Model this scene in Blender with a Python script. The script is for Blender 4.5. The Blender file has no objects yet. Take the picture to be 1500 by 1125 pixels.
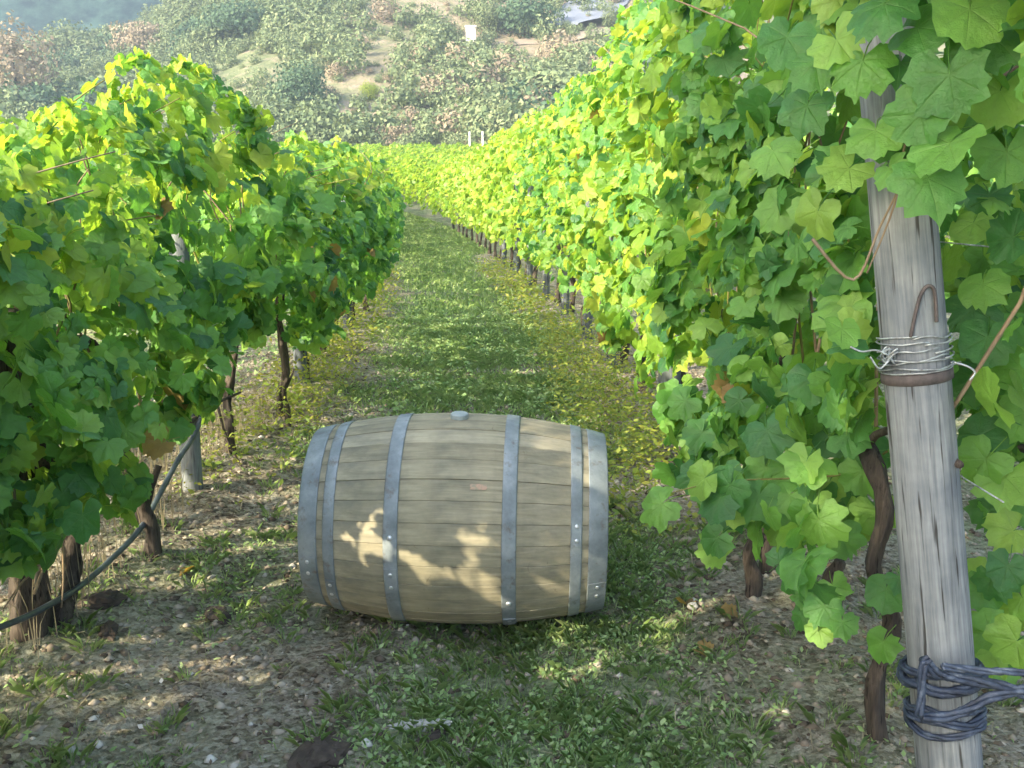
import bpy, math, random
import numpy as np
from mathutils import Vector, Matrix, noise

R = math.radians
rng = np.random.default_rng(11)
random.seed(11)
C = bpy.context.scene.collection

# ------------------------------------------------------------------ camera, sky, sun
CAM_H, PITCH, F = 1.42, R(11.0), 1450.0          # F: focal length in pixels of a 1500 px wide picture
cd = bpy.data.cameras.new('camera'); cam = bpy.data.objects.new('camera', cd); C.objects.link(cam)
cam.location = (0, 0, CAM_H); cam.rotation_euler = (R(90) - PITCH, 0, 0)
cd.sensor_width = 36; cd.lens = 36 * F / 1500; cd.clip_start = .05; cd.clip_end = 6000
bpy.context.scene.camera = cam

SUN_EL, SUN_AZ = R(27), math.atan2(-.80, -.60)   # azimuth from +Y towards +X; low sun behind the left shoulder
sdir = Vector((math.sin(SUN_AZ) * math.cos(SUN_EL), math.cos(SUN_AZ) * math.cos(SUN_EL), math.sin(SUN_EL)))
w = bpy.data.worlds.new('World'); bpy.context.scene.world = w; w.use_nodes = True
nt = w.node_tree; sky = nt.nodes.new('ShaderNodeTexSky'); sky.sky_type = 'NISHITA'; sky.sun_disc = False
sky.sun_elevation = SUN_EL; sky.sun_rotation = SUN_AZ; sky.air_density = 1.0; sky.dust_density = 3.0
bg = nt.nodes['Background']; bg.inputs['Strength'].default_value = .15
nt.links.new(sky.outputs[0], bg.inputs['Color'])
sl = bpy.data.lights.new('sun', 'SUN'); sl.energy = 3.1; sl.angle = R(.5); sl.color = (1, .88, .64)
so = bpy.data.objects.new('sun', sl); C.objects.link(so); so.rotation_euler = sdir.to_track_quat('Z', 'Y').to_euler()
so.location = sdir * 50
vs = bpy.context.scene.view_settings
vs.view_transform = 'Standard'; vs.look = 'None'; vs.gamma = 1; vs.use_curve_mapping = False; vs.exposure = 2.35
cy = bpy.context.scene.cycles
cy.max_bounces = 8; cy.diffuse_bounces = 4; cy.transmission_bounces = 6; cy.transparent_max_bounces = 8
cy.volume_bounces = 0; cy.use_denoising = True

# ------------------------------------------------------------------ helpers
def ray(px, py):
    x = (px - 750) / F; y = -(py - 562.5) / F
    return Vector((x, math.cos(PITCH) + y * math.sin(PITCH), -math.sin(PITCH) + y * math.cos(PITCH)))
def at_Y(px, py, Y):
    d = ray(px, py); return Vector((0, 0, CAM_H)) + d * (Y / d.y)
def at_X(px, py, X):
    d = ray(px, py); return Vector((0, 0, CAM_H)) + d * (X / d.x)
def bend(Y):                                     # the lane bends gently to the left
    Y = np.asarray(Y, float)
    return -.10 * (np.sqrt((Y - 9) ** 2 + 9) + (Y - 9)) / 2 - .30 * (np.sqrt((Y - 33) ** 2 + 40) + (Y - 33)) / 2 + .13
def fbm(x, y, s, seed=0.0, o=4):
    return noise.fractal(Vector((x * s + seed, y * s - seed, seed * .37)), 1.0, 2.0, o)
def ground_z(X, Y, fine=True):
    z = 0.0
    if Y > 25: z += 3.6 * ((Y - 25) / 65) ** 1.3 if Y < 110 else 3.6 * (85 / 65) ** 1.3
    if fine and -9 < X < 9 and Y < 45:
        b = float(bend(Y))
        for rx in (-1.46, .93, -3.85, 3.3):
            z += .07 * math.exp(-((X - b - rx) / .38) ** 2)
        z += .03 * fbm(X, Y, .9, 3) + .026 * fbm(X, Y, 4.0, 9, 4)
    elif fine: z += .03 * fbm(X, Y, .9, 3)
    return z
def at_ground(px, py):
    d = ray(px, py); o = Vector((0, 0, CAM_H)); t = .5
    while t < 400:
        p = o + d * t
        if p.z < ground_z(p.x, p.y): return p
        t += .01 if t < 12 else .1
    return p

def tag(o, label=None, cat=None, group=None, kind=None):
    if label: o['label'] = label
    if cat: o['category'] = cat
    if group: o['group'] = group
    if kind: o['kind'] = kind
    return o
def empty(name, loc=(0, 0, 0), rot=(0, 0, 0)):
    o = bpy.data.objects.new(name, None); C.objects.link(o); o.location = loc; o.rotation_euler = rot
    o.empty_display_size = .1
    return o
def link(name, me, mat=None, parent=None, loc=None):
    if mat is not None and not me.materials: me.materials.append(mat)
    o = bpy.data.objects.new(name, me); C.objects.link(o)
    if parent: o.parent = parent
    if loc is not None: o.location = loc
    return o
def np_mesh(name, V, T, smooth=True, attrs=None):
    V = np.asarray(V, np.float32); T = np.asarray(T, np.int32); k = T.shape[1]
    me = bpy.data.meshes.new(name)
    me.vertices.add(len(V)); me.vertices.foreach_set('co', V.ravel())
    me.loops.add(T.size); me.loops.foreach_set('vertex_index', T.ravel())
    me.polygons.add(len(T)); me.polygons.foreach_set('loop_start', np.arange(0, T.size, k, dtype=np.int32))
    try: me.polygons.foreach_set('loop_total', np.full(len(T), k, np.int32))
    except Exception: pass
    me.update(calc_edges=True)
    if smooth: me.polygons.foreach_set('use_smooth', np.ones(len(T), bool))
    for n, a in (attrs or {}).items():
        at = me.attributes.new(n, 'FLOAT', 'POINT'); at.data.foreach_set('value', np.asarray(a, np.float32).ravel())
    return me
def py_mesh(name, V, Fc, smooth=False):
    me = bpy.data.meshes.new(name); me.from_pydata([tuple(v) for v in V], [], Fc); me.update()
    if smooth: me.polygons.foreach_set('use_smooth', [True] * len(me.polygons))
    return me
def tube(pts, rad, n=8, cap=True, bump=0.0, seed=0):
    """One continuous tapered tube: verts, faces."""
    P = [Vector(p) for p in pts]; V, Fc = [], []
    if not hasattr(rad, '__len__'): rad = [rad] * len(P)
    ref = Vector((0, 0, 1)); prev = None
    for i, p in enumerate(P):
        t = (P[min(i + 1, len(P) - 1)] - P[max(i - 1, 0)]).normalized()
        a = (prev - t * prev.dot(t)) if prev is not None else t.cross(ref if abs(t.z) < .9 else Vector((1, 0, 0)))
        a.normalize(); prev = a; b = t.cross(a)
        for k in range(n):
            th = 2 * math.pi * k / n
            r = rad[i] * (1 + bump * noise.noise(Vector((math.cos(th) * 1.3 + seed, math.sin(th) * 1.3, i * .35 + seed))))
            V.append(p + (a * math.cos(th) + b * math.sin(th)) * r)
    for i in range(len(P) - 1):
        for k in range(n):
            Fc.append((i * n + k, i * n + (k + 1) % n, (i + 1) * n + (k + 1) % n, (i + 1) * n + k))
    if cap:
        Fc.append(tuple(reversed(range(n)))); Fc.append(tuple((len(P) - 1) * n + k for k in range(n)))
    return V, Fc
def join(parts):
    V, Fc = [], []
    for v, f in parts:
        o = len(V); V += list(v); Fc += [tuple(i + o for i in q) for q in f]
    return V, Fc
def smooth_path(pts, m=6):
    P = [Vector(p) for p in pts]; out = []
    for i in range(len(P) - 1):
        a, b, c, d = P[max(i - 1, 0)], P[i], P[i + 1], P[min(i + 2, len(P) - 1)]
        for k in range(m):
            t = k / m
            out.append(.5 * ((2 * b) + (c - a) * t + (2 * a - 5 * b + 4 * c - d) * t * t + (3 * b - a - 3 * c + d) * t ** 3))
    out.append(P[-1]); return out

# ------------------------------------------------------------------ materials
def new_mat(name):
    m = bpy.data.materials.new(name); m.use_nodes = True; n = m.node_tree
    for x in list(n.nodes): n.nodes.remove(x)
    out = n.nodes.new('ShaderNodeOutputMaterial'); return m, n, out
def N(n, t, **kw):
    x = n.nodes.new(t)
    for k, v in kw.items():
        if k in x.bl_rna.properties: setattr(x, k, v)
        else: x.inputs[k.replace('_', ' ')].default_value = v
    return x
def ramp(n, src, stops):
    r = n.nodes.new('ShaderNodeValToRGB'); e = r.color_ramp.elements
    while len(e) < len(stops): e.new(.5)
    for q, (p, c) in zip(e, stops): q.position = p; q.color = (*c, 1)
    n.links.new(src, r.inputs['Fac']); return r.outputs['Color']
def mix(n, fac, a, b, mode='MIX'):
    m = n.nodes.new('ShaderNodeMix'); m.data_type = 'RGBA'; m.blend_type = mode
    for s, v in ((m.inputs[0], fac), (m.inputs[6], a), (m.inputs[7], b)):
        if hasattr(v, 'is_linked'): n.links.new(v, s)
        elif isinstance(v, (int, float)): s.default_value = v
        else: s.default_value = (*v, 1)
    return m.outputs[2]
def math_(n, op, a, b=None, clamp=False):
    m = n.nodes.new('ShaderNodeMath'); m.operation = op; m.use_clamp = clamp
    for i, v in enumerate((a, b)):
        if v is None: continue
        if hasattr(v, 'is_linked'): n.links.new(v, m.inputs[i])
        else: m.inputs[i].default_value = v
    return m.outputs[0]
def noise_n(n, scale, detail=5, rough=.6, vec=None, out='Fac', dist=0):
    x = N(n, 'ShaderNodeTexNoise', Scale=scale, Detail=detail, Roughness=rough, Distortion=dist)
    if vec is not None: n.links.new(vec, x.inputs['Vector'])
    return x.outputs[out]
def coord(n, which='Object', scale=None):
    t = n.nodes.new('ShaderNodeTexCoord').outputs[which]
    if scale:
        m = N(n, 'ShaderNodeMapping'); m.inputs['Scale'].default_value = scale; n.links.new(t, m.inputs['Vector']); return m.outputs[0]
    return t
def bump(n, h, strength=.5, dist=.01):
    b = N(n, 'ShaderNodeBump', Strength=strength, Distance=dist); n.links.new(h, b.inputs['Height']); return b.outputs[0]
def pbr(n, out, col, rough=.7, nrm=None, metal=0.0, spec=.5):
    p = n.nodes.new('ShaderNodeBsdfPrincipled')
    for s, v in (('Base Color', col), ('Roughness', rough), ('Metallic', metal), ('Specular IOR Level', spec)):
        if hasattr(v, 'is_linked'): n.links.new(v, p.inputs[s])
        else: p.inputs[s].default_value = (*v, 1) if hasattr(v, '__len__') else v
    if nrm is not None: n.links.new(nrm, p.inputs['Normal'])
    n.links.new(p.outputs[0], out.inputs['Surface']); return p

def leaf_mat(name, greens, trans, tr=.45, rough=.45, vein=True, sat_noise=.9, spec=.5):
    """Leaf blade: every leaf (mesh island or object) gets its own tint; light passes through it."""
    m, n, out = new_mat(name)
    g = n.nodes.new('ShaderNodeNewGeometry'); oi = n.nodes.new('ShaderNodeObjectInfo')
    r = math_(n, 'FRACT', math_(n, 'ADD', g.outputs['Random Per Island'], oi.outputs['Random']))
    pos = g.outputs['Position']
    patch = noise_n(n, sat_noise, 3, .5, pos)
    f = math_(n, 'ADD', math_(n, 'MULTIPLY', r, .62), math_(n, 'MULTIPLY', patch, .38))
    col = ramp(n, f, greens); tcol = ramp(n, f, trans)
    blot = ramp(n, noise_n(n, 38, 4, .6, pos), [(.3, (.78, .78, .78)), (.7, (1.2, 1.2, 1.15))])
    col = mix(n, 1.0, col, blot, 'MULTIPLY')
    if vein:
        a = N(n, 'ShaderNodeAttribute'); a.attribute_name = 'vein'
        v = math_(n, 'POWER', a.outputs['Fac'], 5.0)
        col = mix(n, math_(n, 'MULTIPLY', v, .2), col, (.20, .30, .09))
    p = n.nodes.new('ShaderNodeBsdfPrincipled'); p.inputs['Roughness'].default_value = rough
    p.inputs['Specular IOR Level'].default_value = spec
    n.links.new(col, p.inputs['Base Color'])
    if vein: n.links.new(bump(n, math_(n, 'ADD', noise_n(n, 70, 4, .65, pos), math_(n, 'MULTIPLY', v, -.25)), .9, .006), p.inputs['Normal'])
    t = n.nodes.new('ShaderNodeBsdfTranslucent'); n.links.new(tcol, t.inputs['Color'])
    ms = n.nodes.new('ShaderNodeMixShader'); ms.inputs[0].default_value = tr
    n.links.new(p.outputs[0], ms.inputs[1]); n.links.new(t.outputs[0], ms.inputs[2]); n.links.new(ms.outputs[0], out.inputs['Surface'])
    return m

VINE = leaf_mat('vine_leaf_green',
    [(.14, (.022, .095, .038)), (.34, (.055, .18, .045)), (.52, (.105, .265, .05)), (.72, (.17, .34, .06)), (.92, (.27, .40, .08))],
    [(.1, (.08, .28, .04)), (.5, (.26, .52, .05)), (.8, (.44, .64, .07)), (.95, (.62, .68, .09))], .42, .45)
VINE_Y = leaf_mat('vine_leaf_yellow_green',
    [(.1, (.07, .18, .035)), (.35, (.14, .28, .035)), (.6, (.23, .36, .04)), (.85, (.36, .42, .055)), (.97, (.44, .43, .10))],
    [(.1, (.25, .48, .03)), (.5, (.48, .66, .05)), (.95, (.78, .76, .10))], .5, .42)  # yellower for leaves in the sun: sunlight put into the colour
VINE_FAR = leaf_mat('vine_leaf_distant',
    [(0, (.08, .18, .03)), (.3, (.15, .28, .03)), (.6, (.25, .37, .04)), (.85, (.36, .43, .05)), (1, (.46, .45, .08))],
    [(0, (.2, .42, .03)), (.5, (.38, .58, .04)), (1, (.62, .66, .07))], .42, .5, vein=False)
VINE_DRY = leaf_mat('vine_leaf_yellowed', [(0, (.16, .09, .04)), (.5, (.24, .15, .06)), (1, (.34, .25, .08))],
    [(0, (.5, .28, .04)), (1, (.6, .45, .06))], .35, .7)
WEED = leaf_mat('weed_leaf', [(.1, (.17, .29, .12)), (.5, (.30, .44, .18)), (.8, (.44, .53, .27)), (.95, (.56, .53, .35))],
    [(0, (.32, .52, .14)), (1, (.6, .7, .25))], .45, .6, vein=False)
WEED_Y = leaf_mat('weed_leaf_yellowing', [(0, (.10, .18, .03)), (.5, (.20, .27, .04)), (.85, (.32, .30, .05)), (1, (.48, .34, .05))],
    [(0, (.3, .42, .03)), (1, (.6, .5, .06))], .4, .6, vein=False)
SCRUB = leaf_mat('hill_scrub_leaf', [(0, (.08, .12, .08)), (.35, (.14, .19, .10)), (.7, (.23, .28, .15)), (1, (.36, .38, .22))],
    [(0, (.12, .18, .05)), (1, (.34, .38, .14))], .22, .8, vein=False, sat_noise=.05, spec=.1)
SCRUB_D = leaf_mat('dark_scrub_leaf', [(0, (.05, .09, .06)), (.6, (.09, .15, .09)), (1, (.15, .22, .11))],
    [(0, (.05, .12, .05)), (1, (.12, .2, .08))], .15, .8, vein=False, sat_noise=.05, spec=.1)
SCRUB_P = leaf_mat('pale_dry_scrub', [(0, (.22, .17, .13)), (.6, (.33, .27, .20)), (1, (.42, .38, .24))],
    [(0, (.3, .25, .15)), (1, (.4, .38, .2))], .2, .85, vein=False, sat_noise=.05, spec=.1)
SCRUB_Y = leaf_mat('yellow_green_scrub', [(0, (.15, .24, .04)), (1, (.34, .40, .06))], [(0, (.3, .4, .05)), (1, (.5, .52, .06))], .3, .8, vein=False, spec=.1)
TREE_L = leaf_mat('tree_leaf', [(0, (.04, .10, .02)), (1, (.11, .2, .04))], [(0, (.15, .3, .03)), (1, (.3, .42, .05))], .3, .5, vein=False)

def wood_mat(name, cols, grain=(30, 30, 2.0), rough=.85, bs=.6, crack=True, obj_var=0.0, spec=.3, bd=.004):
    m, n, out = new_mat(name); c = coord(n, 'Object', grain)
    a = noise_n(n, 1.6, 8, .65, c, dist=.6); b = noise_n(n, 5.0, 5, .6, c)
    f = math_(n, 'ADD', math_(n, 'MULTIPLY', a, .65), math_(n, 'MULTIPLY', b, .35))
    if obj_var:
        oi = n.nodes.new('ShaderNodeObjectInfo')
        f = math_(n, 'ADD', f, math_(n, 'MULTIPLY', math_(n, 'SUBTRACT', oi.outputs['Random'], .5), obj_var))
    col = ramp(n, f, cols)
    st = ramp(n, noise_n(n, 6.0, 4, .6, coord(n)), [(.35, (.68, .70, .74)), (.6, (1.1, 1.08, 1.04))])
    col = mix(n, 1.0, col, st, 'MULTIPLY')
    if crack:
        ck = ramp(n, noise_n(n, 2.6, 3, .5, c), [(.33, (.22, .20, .18)), (.40, (1, 1, 1))])
        col = mix(n, 1.0, col, ck, 'MULTIPLY')
    pbr(n, out, col, rough, bump(n, f, bs, bd), spec=spec); return m
POST = wood_mat('weathered_grey_wood', [(.28, (.06, .065, .068)), (.42, (.15, .165, .175)), (.56, (.225, .245, .255)), (.75, (.33, .345, .345))], (38, 38, 1.7))
STAKE = wood_mat('old_post_wood', [(.3, (.07, .08, .09)), (.6, (.16, .18, .20)), (.8, (.24, .26, .27))], (30, 30, 2.0))
BARK = wood_mat('vine_bark', [(.3, (.025, .02, .017)), (.55, (.085, .068, .055)), (.8, (.19, .155, .12))], (40, 40, 5), bs=1.0, bd=.008)
CANE = wood_mat('dry_cane', [(.3, (.15, .10, .06)), (.6, (.30, .23, .15)), (.8, (.46, .39, .29))], (20, 20, 3), crack=False)
SHOOT = wood_mat('green_brown_shoot', [(.3, (.10, .12, .03)), (.7, (.25, .22, .07))], (20, 20, 3), crack=False)
OAK = wood_mat('weathered_oak_stave', [(.25, (.19, .175, .125)), (.45, (.275, .255, .185)), (.6, (.35, .325, .245)), (.8, (.43, .405, .32))], (1.6, 26, 26), rough=.74, bs=.3, obj_var=.20, spec=.3, crack=False)
n_ = OAK.node_tree; pb_ = [q for q in n_.nodes if q.type == 'BSDF_PRINCIPLED'][0]; src_ = pb_.inputs['Base Color'].links[0].from_socket
tc_ = n_.nodes.new('ShaderNodeNewGeometry').outputs['Position']
st1 = ramp(n_, noise_n(n_, 5.5, 6, .7, tc_), [(.42, (1.04, 1.0, .94)), (.64, (.84, .83, .78))]); st2 = ramp(n_, noise_n(n_, 21, 6, .75, tc_, dist=1.5), [(.28, (.55, .52, .48)), (.37, (1, 1, 1))])
n_.links.new(mix(n_, 1.0, mix(n_, 1.0, src_, st1, 'MULTIPLY'), st2, 'MULTIPLY'), pb_.inputs['Base Color'])
def hoop_mat():
    m, n, out = new_mat('galvanised_hoop_steel'); c = coord(n)
    f = noise_n(n, 9, 6, .65, c); col = ramp(n, f, [(.3, (.14, .165, .175)), (.5, (.22, .25, .26)), (.7, (.33, .36, .37))])
    rs = ramp(n, noise_n(n, 23, 5, .7, c), [(.56, (0, 0, 0)), (.70, (.75, .75, .75))]); col = mix(n, rs, col, (.13, .095, .07))
    pbr(n, out, col, ramp(n, f, [(.3, (.7, .7, .7)), (.7, (.5, .5, .5))]), bump(n, noise_n(n, 60, 4, .6, c), .4, .003), .25); return m
HOOP = hoop_mat()
def plain(name, cols, scale=20, rough=.6, metal=0.0, bs=.3, which='Object'):
    m, n, out = new_mat(name); f = noise_n(n, scale, 5, .65, coord(n, which))
    pbr(n, out, ramp(n, f, cols), rough, bump(n, f, bs, .003), metal); return m
RIVET = plain('rivet_steel', [(.3, (.5, .52, .55)), (.7, (.75, .76, .78))], 60, .35, .7)
WIRE = plain('galvanised_wire', [(.35, (.20, .20, .20)), (.6, (.46, .50, .51))], 60, .5, .5)
RUST = plain('rusty_band', [(.3, (.04, .034, .034)), (.7, (.11, .09, .085))], 40, .8)
CORD = plain('blue_grey_cord', [(.35, (.012, .018, .035)), (.55, (.035, .05, .085)), (.75, (.13, .16, .21))], 34, .6, bs=1.0)
HOSE = plain('dull_black_hose', [(.3, (.025, .032, .042)), (.7, (.08, .10, .12))], 20, .42)
STONE = plain('pale_stone', [(.3, (.28, .27, .24)), (.7, (.5, .48, .44))], 9, .9)
DIRT_D = plain('dark_damp_clod', [(.3, (.022, .016, .013)), (.7, (.08, .06, .045))], 25, .95, bs=1)
WHITE = plain('white_plaster', [(.3, (.66, .62, .55)), (.7, (.82, .79, .72))], 1.2, .9)
BUNG = plain('bung_pale', [(.3, (.22, .26, .26)), (.7, (.34, .38, .37))], 30, .6)
STRAW = plain('dry_straw', [(.3, (.17, .14, .08)), (.7, (.38, .33, .21))], 3, .9, which='Generated')
MARK = plain('faded_pink_stencil', [(.42, (.30, .265, .18)), (.55, (.46, .29, .20))], 60, .8)

def ground_mat():
    m, n, out = new_mat('vineyard_soil'); g = n.nodes.new('ShaderNodeNewGeometry'); pos = g.outputs['Position']
    a = noise_n(n, 1.3, 8, .65, pos); b = noise_n(n, 14, 6, .7, pos); c = noise_n(n, 75, 4, .7, pos)
    f = math_(n, 'ADD', math_(n, 'ADD', math_(n, 'MULTIPLY', a, .3), math_(n, 'MULTIPLY', b, .32)), math_(n, 'MULTIPLY', c, .38))
    vc = N(n, 'ShaderNodeTexVoronoi', Scale=55); n.links.new(pos, vc.inputs['Vector'])
    sp_ = n.nodes.new('ShaderNodeSeparateColor'); n.links.new(vc.outputs['Color'], sp_.inputs[0])
    f = math_(n, 'ADD', f, math_(n, 'MULTIPLY', math_(n, 'SUBTRACT', sp_.outputs[0], .5), .16))
    soil = ramp(n, f, [(.36, (.055, .042, .03)), (.44, (.19, .155, .115)), (.52, (.33, .285, .225)), (.62, (.50, .455, .38))])
    moss = ramp(n, f, [(.34, (.09, .12, .06)), (.5, (.20, .26, .13)), (.64, (.34, .39, .23))])
    at = N(n, 'ShaderNodeAttribute'); at.attribute_name = 'green'
    k = math_(n, 'ADD', at.outputs['Fac'], math_(n, 'MULTIPLY', math_(n, 'SUBTRACT', noise_n(n, 5, 6, .7, pos), .5), 1.3))
    k = math_(n, 'MULTIPLY', k, 1.0, True)
    col = mix(n, k, soil, moss)
    vo = N(n, 'ShaderNodeTexVoronoi', Scale=34); n.links.new(pos, vo.inputs['Vector'])
    h = math_(n, 'ADD', math_(n, 'MULTIPLY', f, 1.0), math_(n, 'MULTIPLY', vo.outputs['Distance'], .35))
    pbr(n, out, col, .95, bump(n, h, 1.0, .07), spec=.15); return m
GROUND = ground_mat()
def hill_mat():
    m, n, out = new_mat('dry_hillside_earth'); g = n.nodes.new('ShaderNodeNewGeometry'); pos = g.outputs['Position']
    f = noise_n(n, .06, 8, .7, pos); f2 = noise_n(n, .6, 6, .7, pos)
    k = math_(n, 'ADD', math_(n, 'MULTIPLY', f, .6), math_(n, 'MULTIPLY', f2, .4))
    col = ramp(n, k, [(.40, (.10, .13, .06)), (.50, (.17, .19, .10)), (.58, (.29, .235, .175)), (.70, (.36, .28, .22))])
    ba = N(n, 'ShaderNodeAttribute'); ba.attribute_name = 'bare'
    tan = ramp(n, f2, [(.35, (.22, .17, .12)), (.65, (.34, .26, .20))])
    col = mix(n, math_(n, 'MULTIPLY', ba.outputs['Fac'], .9, True), col, tan)
    pbr(n, out, col, .95, bump(n, f2, .8, .6), spec=.1); return m
HILL = hill_mat()
def mtn_mat():
    m, n, out = new_mat('wooded_mountain'); g = n.nodes.new('ShaderNodeNewGeometry')
    f = noise_n(n, .12, 10, .85, g.outputs['Position'])
    pbr(n, out, ramp(n, f, [(.42, (.006, .025, .035)), (.60, (.06, .12, .10))]), .95, spec=.05); return m
MTN = mtn_mat()
TRACK = plain('pale_dirt_track', [(.3, (.22, .18, .14)), (.7, (.32, .27, .21))], .4, .95, which='Object')
ROAD = plain('grey_road_surface', [(.3, (.15, .17, .22)), (.7, (.22, .24, .29))], .3, .8, which='Object')

# ------------------------------------------------------------------ ground (one sheet to the horizon)
def green_at(X, Y):
    b = float(bend(Y)); u = X - b + .27           # 0 in the middle of the lane
    g = .62 * math.exp(-(u / .8) ** 4)
    if Y < 4.0:                                    # headland in front: patchy, bare near the left row and the right vine
        g = .60 * math.exp(-((X - .08) / .52) ** 4) + .20
    if Y > 9: g += .15
    if Y > 22: g = .8
    if abs(u) > 1.9: g = .45
    g += .9 * fbm(X, Y, 1.1, 21, 3) * .5
    return max(0.0, min(1.0, g))
def axis(lo, hi, step, far_lo, far_hi, gr):
    a = list(np.arange(lo, hi + 1e-6, step)); s = step; x = hi
    while x < far_hi: s *= gr; x += s; a.append(x)
    s = step; x = lo; pre = []
    while x > far_lo: s *= gr; x -= s; pre.append(x)
    return np.array(pre[::-1] + a)
xs = axis(-2.8, 2.4, .045, -2500, 2500, 1.13); ys = axis(1.4, 7.0, .045, -60, 3500, 1.06)
V = np.array([(x, y, ground_z(x, y)) for y in ys for x in xs])
gr = [green_at(x, y) if y < 120 else .5 for y in ys for x in xs]
nx, ny = len(xs), len(ys); I = np.arange((ny - 1) * nx).reshape(ny - 1, nx)[:, :-1].ravel()
T = np.stack([I, I + 1, I + nx + 1, I + nx], 1)
tag(link('ground', np_mesh('ground', V, T, True, {'green': gr}), GROUND), kind='structure')

# ------------------------------------------------------------------ hillside and mountain
def ridge(X, Y):
    u = X / max(Y, 1)
    t = 1 / (1 + math.exp(-(u + .30) * 30))
    return 24.5 + t * 34
def hill_z(X, Y):
    t = (Y - 96) / 120
    if t <= 0: return 5.0 + t * 14
    s = t if t < 1 else 1 + (1 - math.exp(-(t - 1) * .8)) * .35
    n1 = fbm(X, Y, .014, 5, 4); n2 = fbm(X, Y, .07, 8, 3)
    z = 5.0 + ridge(X, Y) * (s * .95) * (.93 + .07 * s) + (n1 * 4.5 + n2 * 1.1) * min(1, t * 3)
    return z - .35 * X * 0
hx = np.linspace(-190, 150, 150); hy = np.concatenate([np.linspace(90, 240, 110), np.linspace(246, 420, 20)])
V = np.array([(x, y, hill_z(x, y)) for y in hy for x in hx]); bare_ = [math.exp(-((x - .03 * y) / 13) ** 2 - ((y - 152) / 34) ** 2) + .7 * math.exp(-((x + .10 * y) / 9) ** 2 - ((y - 120) / 10) ** 2) for y in hy for x in hx]; n_ = len(hx)
I = np.arange((len(hy) - 1) * n_).reshape(-1, n_)[:, :-1].ravel()
tag(link('hillside', np_mesh('hillside', V, np.stack([I, I + 1, I + n_ + 1, I + n_], 1), True, {'bare': bare_}), HILL), kind='structure')
def on_hill(px, py):
    d = ray(px, py); o = Vector((0, 0, CAM_H)); t = 85.0
    while t < 420:
        p = o + d * t
        if p.z < hill_z(p.x, p.y): return p
        t += .4
    return None
mx = np.linspace(-650, 150, 130); my = np.linspace(290, 900, 70)
V = []
for y in my:
    for x in mx:
        t = (y - 290) / 400
        V.append((x, y, 14 + 250 * math.sin(min(t, 1) * math.pi / 2) + 28 * fbm(x, y, .012, 2, 6) * min(1, t * 3)))
n_ = len(mx); I = np.arange((len(my) - 1) * n_).reshape(-1, n_)[:, :-1].ravel()
tag(link('mountain', np_mesh('mountain', np.array(V), np.stack([I, I + 1, I + n_ + 1, I + n_], 1)), MTN), kind='structure')

def strip(name, pts, width, mat, lift=.12):
    V, Fc = [], []
    P = [p for p in smooth_path([p for p in pts if p], 8)]
    for i, p in enumerate(P):
        t = (P[min(i + 1, len(P) - 1)] - P[max(0, i - 1)]); t.z = 0; t.normalize(); s = Vector((-t.y, t.x, 0))
        for q in (-.5, -.17, .17, .5):
            e = p + s * width * q; zc = hill_z(p.x, p.y)
            V.append((e.x, e.y, max(hill_z(e.x, e.y), zc - .5) + lift))
    for i in range(len(P) - 1):
        for k in range(3): a = i * 4 + k; Fc.append((a, a + 1, a + 5, a + 4))
    return tag(link(name, py_mesh(name, V, Fc, True), mat), kind='structure')
strip('dirt_track', [on_hill(x, y) for x, y in ((728, 66), (780, 62), (840, 58), (900, 50))], 2.2, TRACK)
strip('road', [on_hill(x, y) for x, y in ((818, 42), (845, 28), (868, 10), (880, 2))], 9.0, ROAD, .3)

# scatter of flat leaf clumps for far plants
def clump(n, size, rad, seed, flat=.75, hollow=.5):
    r = np.random.default_rng(seed)
    d = r.normal(size=(n, 3)); d /= np.linalg.norm(d, axis=1)[:, None]
    rr = hollow + (1 - hollow) * r.random(n) ** .7
    lob = 1 + .22 * np.sin(d[:, 0] * 4 + seed) * np.cos(d[:, 1] * 5 + seed * 2) + .12 * np.sin(d[:, 2] * 7 + seed)
    p = d * (rr * lob)[:, None] * rad; p[:, 2] = p[:, 2] * flat + rad * flat * .8
    nn = d + r.normal(size=(n, 3)) * .5; nn /= np.linalg.norm(nn, axis=1)[:, None]
    a = np.cross(nn, r.normal(size=(n, 3))); a /= np.linalg.norm(a, axis=1)[:, None]; b = np.cross(nn, a)
    s = size * (.6 + .8 * r.random(n))[:, None]
    q = np.stack([p - a * s, p - b * s * .6, p + a * s, p + b * s * .6], 1)
    return q.reshape(-1, 3)
def quads(V): return np.arange(len(V)).reshape(-1, 4)
prot = [clump(130, .24, 1.0, 40 + i) for i in range(6)]

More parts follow.
